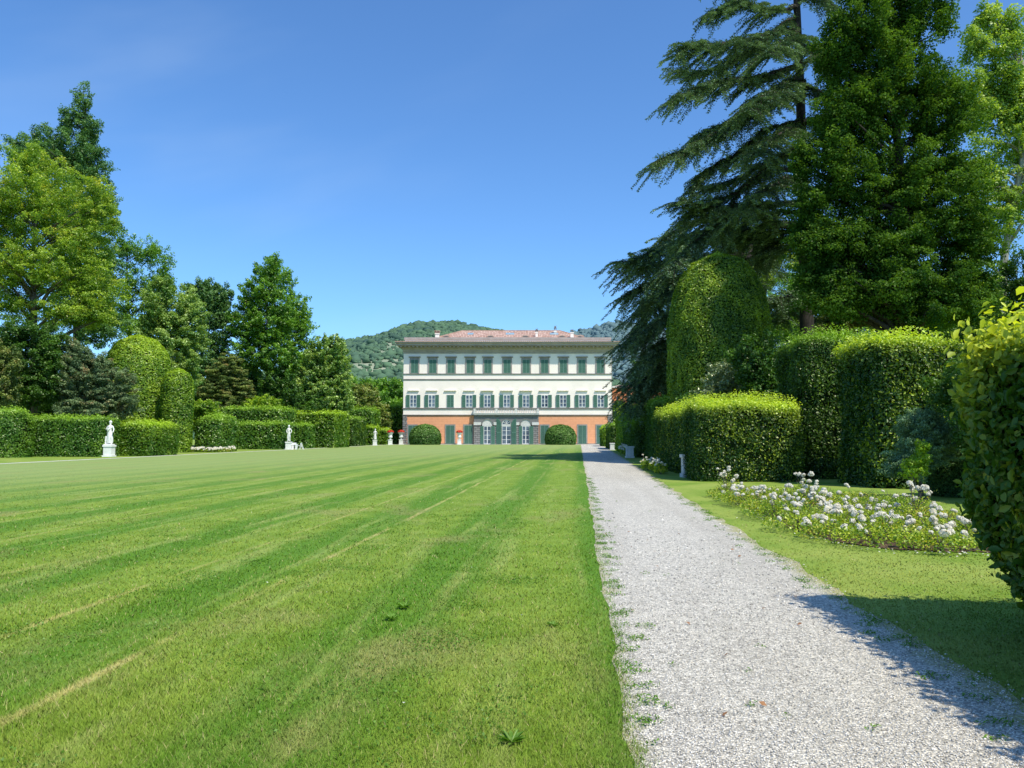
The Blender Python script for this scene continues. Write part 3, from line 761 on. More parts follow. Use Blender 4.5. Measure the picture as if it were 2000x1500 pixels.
def chimney(zx, top, wz, dY, style, zbase=168):
    x = ul(zx, dY); w = wz*SCU/2; z0 = rz0; z1 = zl(top, dY); y = YV+dY
    h = z1-z0
    def f(m):
        m.box(x-w*.8, x+w*.8, y-w*.8, y+w*.8, z0, z0+h*.62)
        m.box(x-w, x+w, y-w, y+w, z0+h*.62, z0+h*.70)
    ch = quick(f, 'chimney', M['plaster'], roof_o)
    def g(m):
        if style == 0:
            for dx in (-.7, 0, .7): m.box(x+dx*w-.12, x+dx*w+.12, y-w*.8, y+w*.8, z0+h*.70+.001, z0+h*.9)
            m.box(x-w*1.15, x+w*1.15, y-w, y+w, z0+h*.9, z1)
        else:
            for dx in (-.55, .55): m.box(x+dx*w-.07, x+dx*w+.07, y-w*.5, y+w*.5, z0+h*.70+.001, z0+h*.84)
            m.box(x-w*.95, x+w*.95, y-w*.7, y+w*.7, z0+h*.84, z0+h*.89)
            m.prism([(x-w*.5, z0+h*.89), (x+w*.5, z0+h*.89), (x+w*.8, z1), (x+w*.5, z1+.02), (x, z1-.18), (x-w*.6, z1)], y-.2, y+.2)
    quick(g, 'chimney_cap', M['tile' if style == 0 else 'dark_stone'], roof_o)
chimney(370, 112, 42, 2.0, 0); chimney(1238, 92, 26, 3.5, 1); chimney(1400, 67, 26, 6.5, 1); chimney(1546, 98, 34, 2.5, 1)

def glazed(m, parent, x, w, z0, z1, rows, y, bars_from=None):
    """white casement: frame part with glass pane sub-part"""
    def fr(k):
        t = .075
        k.box(x-w/2, x-w/2+t, y-.10, y-.02, z0, z1); k.box(x+w/2-t, x+w/2, y-.10, y-.02, z0, z1)
        k.box(x-w/2+t, x+w/2-t, y-.10, y-.02, z0, z0+t*1.3); k.box(x-w/2+t, x+w/2-t, y-.10, y-.02, z1-t, z1)
        k.box(x-.06, x+.06, y-.11, y-.02, z0+t*1.3, z1-t)
        for i in range(1, rows):
            zz = z0+(z1-z0)*i/rows
            k.box(x-w/2+t, x-.06, y-.09, y-.02, zz-.03, zz+.03); k.box(x+.06, x+w/2-t, y-.09, y-.02, zz-.03, zz+.03)
    f = quick(fr, 'window_frame', M['frame'], parent)
    quick(lambda k: k.box(x-w/2+.05, x+w/2-.05, y-.05, y-.005, z0+.05, z1-.05), 'pane', M['glass'], f)
    return f
def shutter(parent, x0, x1, z0, z1, y, ang=0.0, hinge=None):
    """panel with rim, flat against the wall or opened by ang about its hinge"""
    def tr(m):
        if hinge is None: return
        c, s = math.cos(ang), math.sin(ang)
        m.v = [(hinge+(a-hinge)*c-(b-y)*s, y+(a-hinge)*s+(b-y)*c, z) for a, b, z in m.v]
    m = MB(); m.box(x0, x1, y-.05, y, z0, z1); tr(m)
    sh = m.build('shutter', M['shutter'], parent)
    m = MB(); t = .055; mid = (z0+z1)/2-.08*(z1-z0)
    for q in ((x0, x0+t, z0, z1), (x1-t, x1, z0, z1), (x0+t, x1-t, z0, z0+t), (x0+t, x1-t, z1-t, z1), (x0+t, x1-t, mid-t*.6, mid+t*.6)):
        m.box(q[0], q[1], y-.075, y-.051, q[2], q[3])
    for k in range(int((z1-z0)/.18)):
        zz = z0+.1+k*.18
        if abs(zz-mid) > .12 and zz < z1-.1: m.box(x0+t, x1-t, y-.062, y-.0505, zz, zz+.045)
    tr(m)
    m.build('shutter_rim', M['shutter_rim'], sh)
    return sh
# top floor windows (closed shutters under a hood)
for zx in (174, 332, 492, 658, 812, 980, 1146, 1306, 1470, 1631, 1791):
    x = U(zx); w = 62*SCU; z0, z1 = Vz(483), Vz(366)
    def sur(m):
        t = .24
        m.box(x-w/2-t, x-w/2, YV-.12, YV+.01, z0, z1+t); m.box(x+w/2, x+w/2+t, YV-.12, YV+.01, z0, z1+t)
        m.box(x-w/2, x+w/2, YV-.12, YV+.01, z1, z1+t)
        m.box(x-w/2-t*.9, x+w/2+t*.9, YV-.06, YV+.01, z1+t+.001, Vz(348))
    wn = quick(sur, 'window_surround', M['greystone'], villa)
    quick(lambda m: m.strip([(YV+.01, Vz(348)+.002), (YV-.14, Vz(348)+.002), (YV-.3, Vz(342)), (YV-.32, Vz(338)), (YV+.01, Vz(337))], x-w/2-.42, x+w/2+.42), 'hood', M['greystone'], wn)
    g = .012
    shutter(wn, x-w/2, x-g, z0+.02, z1, YV-.03); shutter(wn, x+g, x+w/2, z0+.02, z1, YV-.03)
# first floor windows
for i, zx in enumerate((165, 326, 487, 650, 808, 977, 1144, 1306, 1466, 1631, 1792)):
    x = U(zx); w = 58*SCU; z0, z1 = Vz(780), Vz(674); closed = i == 2; mid = i in (4, 5, 6)
    def sur(m):
        t = .09
        m.box(x-w/2-t, x-w/2, YV-.09, YV+.01, z0, z1+t); m.box(x+w/2, x+w/2+t, YV-.09, YV+.01, z0, z1+t); m.box(x-w/2, x+w/2, YV-.09, YV+.01, z1, z1+t)
    wn = quick(sur, 'window_surround', M['pale_stone'], villa)
    o_ = .40 if mid else .30; hw = (.22 if not closed else .3)+w/2+(.33 if mid else .2)
    def hood(m):
        zt = Vz(633)
        m.strip([(YV+.01, zt-.14), (YV-o_+.08, zt-.14), (YV-o_, zt-.06), (YV-o_, zt), (YV+.01, zt+.02)], x-hw, x+hw)
        if mid:
            for s_ in (-1, 1): m.strip([(YV+.01, zt-.55), (YV-.10, zt-.5), (YV-.3, zt-.142), (YV+.01, zt-.142)], x+s_*(hw-.22)-.09, x+s_*(hw-.22)+.09)
    quick(hood, 'hood', M['plaster'], wn)
    if closed:
        shutter(wn, x-w/2, x-.01, z0, z1, YV-.03); shutter(wn, x+.01, x+w/2, z0, z1, YV-.03)
    else:
        glazed(None, wn, x, w, z0, z1, 3, YV)
        sw = 31*SCU
        shutter(wn, x-w/2-.04-sw, x-w/2-.04, z0, z1+.03, YV-.11); shutter(wn, x+w/2+.04, x+w/2+.04+sw, z0, z1+.03, YV-.11)
# ground floor doors with closed shutters
for zx, wz in ((160, 72), (487, 72), (645, 70), (1305, 68), (1631, 70), (1790, 68)):
    x = U(zx); w = wz*SCU; z0, z1 = .06, Vz(938)
    def sur(m):
        t = .2
        m.box(x-w/2-t, x-w/2, YV-.06, YV+.05, .19, z1+t); m.box(x+w/2, x+w/2+t, YV-.06, YV+.05, .19, z1+t); m.box(x-w/2, x+w/2, YV-.06, YV+.05, z1, z1+t)
        m.box(x-w/2-.3, x+w/2+.3, YV-.25, YV+.05, 0, .10)
    dn = quick(sur, 'door_surround', M['pale_stone'] if False else M['greystone'], villa)
    shutter(dn, x-w/2, x-.012, z0+.06, z1, YV-.005); shutter(dn, x+.012, x+w/2, z0+.06, z1, YV-.005)
# portico with three arches
pl, pr = U(694), U(1253); PF = YV-.55; pt = Vz(846)
arch = [(U(809), 44*SCU, Vz(923)), (U(974), 42*SCU, Vz(926)), (U(1141), 44*SCU, Vz(923))]
def portico(m):
    # wall pieces between and above the arches, front slab .5 thick
    xs = [pl]+sum(([a-r, a+r] for a, r, s in arch), [])+[pr]
    for i in range(0, len(xs), 2): m.box(xs[i], xs[i+1], PF, YV+.02, Vz(930)+.001, pt)
    for a, r, s in arch:
        n = 14; zs = Vz(930)+.001
        th = np.linspace(math.pi, 0, n+1)
        for k in range(n):
            xa, xb = a+r*math.cos(th[k]), a+r*math.cos(th[k+1]); za, zb = zs+r*math.sin(th[k]), zs+r*math.sin(th[k+1])
            m.prism([(xa, za), (xb, zb), (xb, pt), (xa, pt)], PF, YV+.02)
quick(portico, 'portico_arcade', M['dark_stone'], villa)
def piers(m):
    pass
xs_ = [pl]+sum(([a-r, a+r] for a, r, s in arch), [])+[pr]
for i in range(0, len(xs_), 2):
    quick(lambda m: m.box(xs_[i], xs_[i+1], PF+.01, YV+.02, 0, Vz(942)), 'portico_pier', M['rust'], villa)
if True:
    for a, b in ((pl-.05, arch[0][0]-arch[0][1]-.22), (arch[0][0]+arch[0][1]+.22, arch[1][0]-arch[1][1]-.22), (arch[1][0]+arch[1][1]+.22, arch[2][0]-arch[2][1]-.22), (arch[2][0]+arch[2][1]+.22, pr+.05)):
        quick(lambda m: m.box(a, b, PF-.12, YV, Vz(936), Vz(910)), 'impost_block', M['pale_stone'], villa)
for a, r, s in arch:
    def rings(m):
        zs = Vz(930); th = np.linspace(0, math.pi, 15)
        for k in range(14):
            p = [(a+q*math.cos(t), zs+q*math.sin(t)) for q, t in ((r, th[k]), (r+.2, th[k]), (r+.2, th[k+1]), (r, th[k+1]))]
            m.prism(p, PF-.05, PF+.1)
    quick(rings, 'arch_moulding', M['dark_stone'], villa)
def tymp(a, r, nm, mat):
    m = MB(); zs = Vz(930)+.05; th = np.linspace(0, math.pi, 15)
    m.prism([(a+(r-.01)*math.cos(t), zs+(r-.01)*math.sin(t)) for t in th], YV-.47, YV+.03)
    return m.build(nm, mat, villa)
for i in (0, 2): tymp(arch[i][0], arch[i][1], 'lunette', M['pale_stone'])
quick(lambda m: [m.box(arch[i][0]-arch[i][1]+.001, arch[i][0]+arch[i][1]-.001, YV-.50, YV, Vz(943), Vz(930)+.045) for i in (0, 1, 2)], 'door_lintels', M['pale_stone'], villa)
fl = tymp(arch[1][0], arch[1][1]-.06, 'fanlight', M['glass'])
def fan(m):
    a, r, s = arch[1]; zs = Vz(930)+.05; r -= .06; th = np.linspace(0, math.pi, 15)
    for k in range(14):
        m.prism([(a+q*math.cos(t), zs+q*math.sin(t)) for q, t in ((r-.09, th[k]), (r, th[k]), (r, th[k+1]), (r-.09, th[k+1]))], YV-.53, YV-.471)
    for t in (math.pi/5, 2*math.pi/5, math.pi/2, 3*math.pi/5, 4*math.pi/5):
        m.tube([(a+.12*math.cos(t), YV-.50, zs+.12*math.sin(t)), (a+r*math.cos(t), YV-.50, zs+r*math.sin(t))], [.03, .03], 4)
quick(fan, 'fanlight_bars', M['frame'], fl)
for i in (0, 1, 2):
    a = arch[i][0]; w = (62 if i != 1 else 78)*SCU
    d = glazed(None, villa, a, w, .06, Vz(944), 4, YV-.38); d.name = 'french_door'
sw = 33*SCU
for i in (0, 2):
    a = arch[i][0]; w = 62*SCU
    shutter(villa, a-w/2-.03-sw*.8, a-w/2-.03, .08, Vz(944), PF-.03, .0); shutter(villa, a+w/2+.03, a+w/2+.03+sw, .08, Vz(944), PF-.03)
# tall arched shutters of the middle door, stood open
for sgn in (-1, 1):
    h0 = arch[1][0]+sgn*(arch[1][1]+.03); w = 42*SCU; x1 = h0+sgn*w; zs = Vz(930); zt = Vz(880)
    def pan(m, ins=0.0, y0=0, y1=.06):
        pts = [(h0+sgn*ins, .08+ins), (x1-sgn*ins, .08+ins)]
        # round top: high at the outer edge, falling towards the hinge
        for t in np.linspace(0, math.pi/2, 9):
            pts.append((x1-sgn*ins-sgn*(w-2*ins)*math.sin(t), zs+(zt-zs-ins)*math.cos(t)))
        if sgn < 0: pts = pts[::-1]
        m.prism(pts, PF-.16+y0, PF-.16+y1)
    m = MB(); pan(m, 0); sh = m.build('arched_shutter', M['shutter_rim'], villa)
    m = MB()
    pan(m, .07, -.022, -.002)
    m.build('shutter_panel', M['shutter'], sh)
    m = MB(); zz = Vz(998); m.box(min(h0, x1)+.02, max(h0, x1)-.02, PF-.20, PF-.183, zz-.05, zz+.05); m.build('shutter_bar', M['shutter_rim'], sh)
# balcony
bl, br_, BF = U(690), U(1256), YV-.95
def slab(m):
    m.box(bl, br_, BF, YV+.01, Vz(846)+.002, Vz(836)); m.box(bl-.05, br_+.05, BF-.07, YV+.012, Vz(836)+.001, Vz(830))
bal = quick(slab, 'balcony', M['pale_stone'], villa)
quick(lambda m: m.box(bl+.15, br_-.15, BF+.2, YV, Vz(856), Vz(846)), 'balcony_soffit', M['dark_stone'], bal)
rail = quick(lambda m: (m.box(bl+.02, br_-.02, BF+.02, BF+.30, Vz(793), Vz(786)), m.box(bl+.03, bl+.28, BF+.301, YV, Vz(793), Vz(786)), m.box(br_-.28, br_-.03, BF+.301, YV, Vz(793), Vz(786))), 'balcony_rail', M['greystone'], bal)
for zx in (700, 888, 1058, 1246):
    x = U(zx); quick(lambda m: m.box(x-.2, x+.2, BF+.03, BF+.29, Vz(830)+.001, Vz(793)-.001), 'balcony_pier', M['pale_stone'], bal)
def baluster(parent, x, y):
    z0, z1 = Vz(830)+.001, Vz(793)-.001; h = z1-z0
    m = MB(); m.lathe(0, 0, [(.10, 0), (.10, h*.1), (.05, h*.16), (.105, h*.38), (.05, h*.66), (.04, h*.8), (.09, h*.88), (.09, h)], 8)
    return m, z0
bm_, bz0 = baluster(None, 0, 0)
bme = None
for s0, s1 in ((700, 888), (888, 1058), (1058, 1246)):
    k = 11
    for i in range(k):
        x = U(s0)+.2+(U(s1)-U(s0)-.4)*(i+.5)/k
        if bme is None:
            m = MB(); m.v = bm_.v; m.f = bm_.f
            o = m.build('baluster', M['pale_stone'], bal, True, origin=(0, 0, 0)); bme = o.data
        else: o = link('baluster', bme, bal)
        o.location = (x+.8, BF+.16-YV, bz0)
# lamps, downpipe
quick(lambda m: (m.tube([(xr+.09, YV+.15, .1), (xr+.09, YV+.15, Vz(300))], [.06, .06], 6)), 'downpipe', M['greystone'], villa)
# ================================================================== statues, urns, bench, chair
def skin_body(name, pts, edges, rad, mat, parent, origin):
    me = bpy.data.meshes.new(name); off = np.array(parent.location)
    me.from_pydata([tuple(np.array(p)+np.array(origin)-off) for p in pts], edges, []); me.update()
    o = link(name, me, parent)
    md = o.modifiers.new('skin', 'SKIN'); md.use_smooth_shade = True
    for i, v in enumerate(me.skin_vertices[0].data): v.radius = (rad[i], rad[i]*.85)
    me.skin_vertices[0].data[0].use_root = True
    sb = o.modifiers.new('sub', 'SUBSURF'); sb.levels = 1; sb.render_levels = 1
    me.materials.append(mat); return o
def statue(label, px, Y, hp, wp, hf, pose, extra=True, name='statue'):
    x = (px-1000)/F*Y; y = Y
    o = thing(name, label, 'statue', (x, y, 0), 'white statues in front of the hedges')
    w = wp/2
    def ped(m):
        m.box(x-w*1.12, x+w*1.12, y-w*1.12, y+w*1.12, 0, .12)
        m.box(x-w*.93, x+w*.93, y-w*.93, y+w*.93, .121, hp-.14)
        m.box(x-w*1.08, x+w*1.08, y-w*1.08, y+w*1.08, hp-.139, hp)
    quick(ped, 'pedestal', M['white_stone'], o)
    s = hf/1.75; l = pose
    pts = [(0, 0, .92), (0, 0, 1.08), (.02*l, -.02, 1.28), (.03*l, 0, 1.42), (.03*l, 0, 1.52), (.03*l, -.01, 1.60), (.03*l, -.02, 1.70),
           (-.17, 0, 1.40), (-.27, -.03, 1.14), (-.12, -.17, .98+.22*l), (-.05, -.22, 1.0+.28*l),
           (.21, 0, 1.40), (.31, -.02, 1.16), (.26+.06*l, -.16, .98), (.24+.08*l, -.2, .93),
           (-.10, 0, .88), (-.12, -.03, .50), (-.10, 0, .10), (-.12, -.12, .05),
           (.10, 0, .88), (.15, -.10, .52), (.14, .03, .10), (.16, -.10, .05)]
    ed = [(0, 1), (1, 2), (2, 3), (3, 4), (4, 5), (5, 6), (3, 7), (7, 8), (8, 9), (9, 10), (3, 11), (11, 12), (12, 13), (13, 14),
          (0, 15), (15, 16), (16, 17), (17, 18), (0, 19), (19, 20), (20, 21), (21, 22)]
    rd = [.15, .135, .155, .12, .055, .095, .085, .075, .05, .04, .045, .075, .05, .04, .045, .105, .07, .05, .045, .105, .07, .05, .045]
    skin_body('body', [tuple(c*s for c in p) for p in pts], ed, [r*s for r in rd], M['white_stone'], o, (x, y, hp))
    def drape(m):
        prof = [(.21, .12), (.24, .3), (.22, .6), (.19, .85), (.17, 1.0)] if pose else [(.16, .12), (.15, .5), (.17, .8), (.16, .95)]
        n = 16; vs = []; fs = []
        for r, z in prof:
            for k in range(n):
                a = 2*math.pi*k/n; q = r*s*(1+.12*math.sin(a*5+z*4)); vs.append((x+q*math.cos(a)*(1 if pose else .8), y+q*math.sin(a)*.8+.03, hp+z*s))
        for j in range(len(prof)-1):
            for k in range(n): fs.append((j*n+k, j*n+(k+1) % n, (j+1)*n+(k+1) % n, (j+1)*n+k))
        m.add(vs, fs)
        m.tube([(x-.18*s, y+.05, hp+.9*s), (x-.05*s, y-.15*s, hp+1.15*s), (x+.2*s, y+.02, hp+1.42*s)], [.09*s, .08*s, .06*s], 7)
    quick(drape, 'robe', M['white_stone'], o, True)
    def hair(m):
        m.lathe(x+.03*s*l, y+.02, [(.03, hp+1.60*s), (.10*s, hp+1.66*s), (.115*s, hp+1.74*s), (.08*s, hp+1.82*s), (.02, hp+1.85*s)], 9)
    quick(hair, 'hair', M['white_stone'], o, True)
    if extra:
        def stump(m):
            m.tube([(x-.26*s, y+.02, hp), (x-.29*s, y, hp+.35*s), (x-.25*s, y, hp+.62*s), (x-.17*s, y, hp+.70*s)], [.12*s, .10*s, .09*s, .03], 8)
            m.box(x-.36*s, x+.30*s, y-.25*s, y+.2*s, hp+.001, hp+.07)
        quick(stump, 'stump', M['white_stone'], o)
    return o
statue('white draped marble statue on a square plinth in the gap of the nearest left hedge', 216, 60.3, .90, .66, 1.76, 1, True)
s2 = statue('slim white statue with raised head beside the small stone bench', 565, 92.3, .90, .62, 1.85, 0, False)
statue('thin white statue on a tall tapering base farthest along the left hedge, near the villa', 733, 131.5, .9, .62, 1.75, 1, False)
# plinth on the right, overgrown by the hedge
def plinth(label, px, Y, h, w):
    x = (px-1000)/F*Y; o = thing('statue_plinth', label, 'plinth', (x, Y, 0), 'plinths half hidden by the right hedges')
    def f(m):
        m.box(x-w/2-.05, x+w/2+.05, Y-w/2-.05, Y+w/2+.05, 0, .14); m.box(x-w/2, x+w/2, Y-w/2, Y+w/2, .141, h-.12)
    quick(f, 'base', M['pale_stone'], o)
    quick(lambda m: m.box(x-w/2-.05, x+w/2+.05, Y-w/2-.05, Y+w/2+.05, h-.119, h), 'cap', M['pale_stone'], o)
plinth('pale stone plinth half swallowed by the big dark hedge beside the path', 1341, 30.6, .88, .40)
plinth('distant pale stone plinth at the foot of the second dark hedge by the path', 1229, 57, .85, .5)
plinth('small far plinth beside the path close to the villa', 1195, 88, .8, .45)
# bench and chair
def bench():
    px, Y = 576, 92.8; x = (px-1000)/F*Y; y = Y
    o = thing('stone_bench', 'small white stone bench with open sides next to the slim statue', 'bench', (x, y, 0))
    quick(lambda m: (m.box(x-.62, x+.38, y-.25, y+.25, .52, .62), m.box(x-.55, x+.2, y-.2, y+.2, .621, .78)), 'seat', M['white_stone'], o)
    for dx in (-.55, -.12, .25): quick(lambda m: m.box(x+dx-.07, x+dx+.09, y-.22, y+.22, 0, .519), 'leg', M['white_stone'], o)
bench()
def chair():
    px, Y = 586, 92.0; x = (px-1000)/F*Y; y = Y
    o = thing('garden_chair', 'tiny white folding garden chair standing right of the stone bench', 'chair', (x, y, 0))
    quick(lambda m: m.box(x-.28, x+.12, y-.2, y+.2, .44, .48), 'seat', M['frame'], o)
    for a, b in (((-.3, -.2, 0), (-.22, -.2, .44)), ((-.3, .2, 0), (-.22, .2, .44)), ((.05, -.2, 0), (.22, -.2, .74)), ((.05, .2, 0), (.22, .2, .74)), ((.46, -.2, 0), (.2, -.2, .74)), ((.46, .2, 0), (.2, .2, .74))):
        quick(lambda m: m.tube([(x+a[0], y+a[1], a[2]), (x+b[0], y+b[1], b[2])], [.03, .03], 5), 'leg', M['frame'], o)
    quick(lambda m: m.box(x+.18, x+.24, y-.22, y+.22, .70, .76), 'backrest', M['frame'], o)
chair()
def urn(label, px, Y, sc=1.0):
    x = (px-1000)/F*Y; y = Y
    o = thing('flower_urn', label, 'urn', (x, y, 0), 'urns of red flowers on pedestals')
    quick(lambda m: (m.box(x-.40*sc, x+.40*sc, y-.40*sc, y+.40*sc, 0, .12), m.box(x-.33*sc, x+.33*sc, y-.33*sc, y+.33*sc, .121, .86*sc), m.box(x-.38*sc, x+.38*sc, y-.38*sc, y+.38*sc, .861*sc, .95*sc)), 'pedestal', M['white_stone'], o)
    quick(lambda m: m.lathe(x, y, [(r*sc, z*sc) for r, z in ((.22, .951), (.22, 1.0), (.10, 1.06), (.12, 1.15), (.36, 1.30), (.40, 1.45), (.30, 1.56), (.33, 1.75), (.42, 2.02), (.56, 2.12), (.56, 2.18), (.3, 2.19))], 16), 'urn', M['white_stone'], o, True)
    n = 500; u = unit(R.normal(size=(n, 3))); u[:, 2] = np.abs(u[:, 2])*.45
    c = u*np.array([.56, .56, .6])*sc*R.uniform(.4, 1, (n, 1))+np.array([x, y, 2.16*sc])
    foliage_part('leaves', c, unit(u+np.array([0, 0, .5])+R.normal(size=(n, 3))*.4), .16, .1, M['clover'], o)
    n = 260; u = unit(R.normal(size=(n, 3))); u[:, 2] = np.abs(u[:, 2])*.6+.1
    c = u*np.array([.6, .6, .62])*sc+np.array([x, y, 2.18*sc])
    V, Fq, rep = leaves_geo(c, unit(u+R.normal(size=(n, 3))*.4), .17, .13)
    part_np('blooms', V, Fq, M['redflower'], o)
urn('white urn of red flowers on a pedestal, leftmost, in front of the far hedge', 763, 138.0, .98)
urn('white urn of red flowers on a pedestal at the left corner of the villa', 784, 142.6, 1.0)
urn('white urn of red flowers on a pedestal between two green doors of the villa', 897.5, 143.2, .98)

# ================================================================== orange outbuilding behind the cedar
def outbuilding():
    Y = 185; x0, x1 = (1190-1000)/F*Y, (1292-1000)/F*Y; h = P(0, 757, Y)[2]
    o = thing('orange_house', 'low orange building behind the drooping cedar right of the villa', 'house', ((x0+x1)/2, Y, 0))
    quick(lambda m: m.box(x0, x1, Y, Y+9, 0, h), 'wall', M['orange_flat'], o)
    def rf(m):
        m.add([(x0-.4, Y-.5, h), (x1+.4, Y-.5, h), (x1+.4, Y+9.5, h), (x0-.4, Y+9.5, h), (x0+3, Y+4.5, h+.9), (x1-3, Y+4.5, h+.9)], [(0, 1, 5, 4), (1, 2, 5), (2, 3, 4, 5), (3, 0, 4), (0, 3, 2, 1)])
    quick(rf, 'roof', M['tile'], o)
    for fx in (.12, .4, .66, .9):
        x = x0+(x1-x0)*fx
        w = quick(lambda m: m.box(x-.7, x+.7, Y-.06, Y+.02, h-4.2, h-2.0), 'window', M['greystone'], o)
        quick(lambda m: m.box(x-.5, x+.5, Y-.09, Y-.061, h-4.0, h-2.2), 'pane', M['glass'], w)
    Y2 = 186; a0, a1 = (1194.5-1000)/F*Y2, (1200.5-1000)/F*Y2
    b = thing('orange_tower', 'narrow orange turret rising just past the right edge of the villa', 'tower', ((a0+a1)/2, 171.5, 0))
    Y2 = 171; a0, a1 = (1196-1000)/F*Y2, (1204-1000)/F*Y2; z1 = P(0, 757, Y2)[2]
    quick(lambda m: m.box(a0, a1, Y2, Y2+1.6, 0, z1), 'wall', M['orange_flat'], b)
    quick(lambda m: m.box(a0-.1, a1+.1, Y2-.1, Y2+1.7, z1+.001, z1+.25), 'cap', M['white_stone'], b)
outbuilding()

# ================================================================== hills
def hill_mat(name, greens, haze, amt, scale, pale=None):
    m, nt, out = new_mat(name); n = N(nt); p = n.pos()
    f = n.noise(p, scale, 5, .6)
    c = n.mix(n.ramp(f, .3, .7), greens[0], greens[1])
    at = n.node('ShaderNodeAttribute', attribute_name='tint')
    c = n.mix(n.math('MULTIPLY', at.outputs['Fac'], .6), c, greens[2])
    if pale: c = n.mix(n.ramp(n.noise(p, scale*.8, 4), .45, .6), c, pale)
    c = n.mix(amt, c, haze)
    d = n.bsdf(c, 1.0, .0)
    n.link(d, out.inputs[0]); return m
def hill(name, prof, Yr, Yb, z_front, mats, nb, r_blob, seed, pxr, label_wood, thin=None, foot=0.0):
    """prof: ridge silhouette [(px,py)] at depth Yr; slope falls to z_front at depth Yb"""
    pxs = np.array([p[0] for p in prof], float); pys = np.array([p[1] for p in prof], float)
    NX, NY = 90, 24
    def H(px, t):   # t 0 at the foot, 1 at the ridge
        py = np.interp(px, pxs, pys); Y = Yb+(Yr-Yb)*t
        zr = CAMH+(851-py)/F*Yr
        q = np.stack([px/60, t*5+px*0, px*0+seed], 1)
        return zr*(t**.85)*(1+.06*wob(q, 1.0, seed)*(1-t))+z_front*(1-t)+foot
    X = []; 
    px = np.linspace(pxr[0], pxr[1], NX)
    V = []
    for j in range(NY+6):
        t = j/(NY-1)
        tt = min(t, 1.0); Y = Yb+(Yr-Yb)*t
        z = H(px, tt) if t <= 1 else H(px, 1.0)*(1-.25*(t-1)*NY/6)
        V.append(np.stack([(px-1000)/F*Yr*(.55+.45*Y/Yr), np.full(NX, Y), z], 1))
    V = np.concatenate(V); Fq = []
    for j in range(NY+5):
        for i in range(NX-1): k = j*NX+i; Fq.append((k, k+1, k+NX+1, k+NX))
    o = link(name, mesh_np(name, V, np.array(Fq), mats[0], np.zeros(len(Fq)), True)); structure(o)
    # woodland canopy: bumpy crowns standing on the slope
    r = np.random.default_rng(seed); n = nb
    bpx = r.uniform(pxr[0], pxr[1], n); t = r.uniform(0.0, 1.0, n)
    keep = np.ones(n, bool)
    if thin: keep = thin(bpx, t, r)
    bpx = bpx[keep]; t = t[keep]; n = len(bpx)
    Yt = Yb+(Yr-Yb)*t; x = (bpx-1000)/F*Yr*(.55+.45*Yt/Yr); z = H(bpx, t)
    s = r_blob*r.uniform(.5, 1.0, n)**1.0*(1+.9*(r.uniform(size=n) < .08))*(1+.35*wob(np.stack([bpx/25, t*16, bpx*0], 1), 1.0, seed+5))
    # low-poly crown from an octahedron split once
    bm = bmesh.new(); bmesh.ops.create_icosphere(bm, subdivisions=1, radius=1.0)
    bv = np.array([v.co[:] for v in bm.verts]); bf = np.array([[v.index for v in f.verts] for f in bm.faces]); bm.free()
    ang = r.uniform(0, 6.28, n)
    T = bv[None]*(1+r.normal(size=(n, len(bv), 1))*.28)*np.stack([s, s, s*r.uniform(.6, 1.0, n)], 1)[:, None]
    T = T+np.stack([x, Yt, z+s*.35], 1)[:, None]
    Fq = (bf[None]+(np.arange(n)*len(bv))[:, None, None]).reshape(-1, 3)
    tn = np.repeat(r.uniform(0, 1, n), len(bf))
    w = link('woodland', mesh_np('woodland', T.reshape(-1, 3), Fq, mats[1], tn, True)); w['kind'] = 'stuff'; w['label'] = label_wood; w['category'] = 'woodland'
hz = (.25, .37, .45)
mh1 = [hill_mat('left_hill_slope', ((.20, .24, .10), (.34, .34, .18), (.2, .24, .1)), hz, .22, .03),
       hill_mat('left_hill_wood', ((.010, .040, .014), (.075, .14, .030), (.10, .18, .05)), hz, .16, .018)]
def thin1(px, t, r):
    band = ((np.abs(t-.52-.02*np.sin(px/22)) < .10) | (np.abs(t-.30-.015*np.sin(px/15)) < .05)) & (px < 960)
    return ~(band & (r.uniform(size=len(px)) < .8))
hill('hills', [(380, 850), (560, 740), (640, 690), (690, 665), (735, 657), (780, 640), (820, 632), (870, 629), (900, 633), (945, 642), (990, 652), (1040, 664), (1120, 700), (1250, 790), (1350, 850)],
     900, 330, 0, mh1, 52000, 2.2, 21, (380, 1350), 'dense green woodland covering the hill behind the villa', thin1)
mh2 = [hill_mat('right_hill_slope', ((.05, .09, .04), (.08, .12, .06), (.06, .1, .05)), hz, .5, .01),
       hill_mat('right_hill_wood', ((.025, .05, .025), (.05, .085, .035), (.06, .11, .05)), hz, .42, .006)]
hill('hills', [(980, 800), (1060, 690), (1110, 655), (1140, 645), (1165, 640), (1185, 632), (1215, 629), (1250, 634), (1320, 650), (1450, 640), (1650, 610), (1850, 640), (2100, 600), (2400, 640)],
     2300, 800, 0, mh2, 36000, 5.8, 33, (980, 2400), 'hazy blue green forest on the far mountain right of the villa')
mh3 = [hill_mat('far_left_slope', ((.05, .09, .04), (.08, .12, .06), (.06, .1, .05)), hz, .5, .01), mh2[1]]
hill('hills', [(-400, 740), (0, 745), (200, 735), (400, 750), (560, 790), (700, 830)], 1500, 600, 0, mh3, 5000, 7, 44, (-400, 700), 'distant wooded slope glimpsed between the left garden trees')

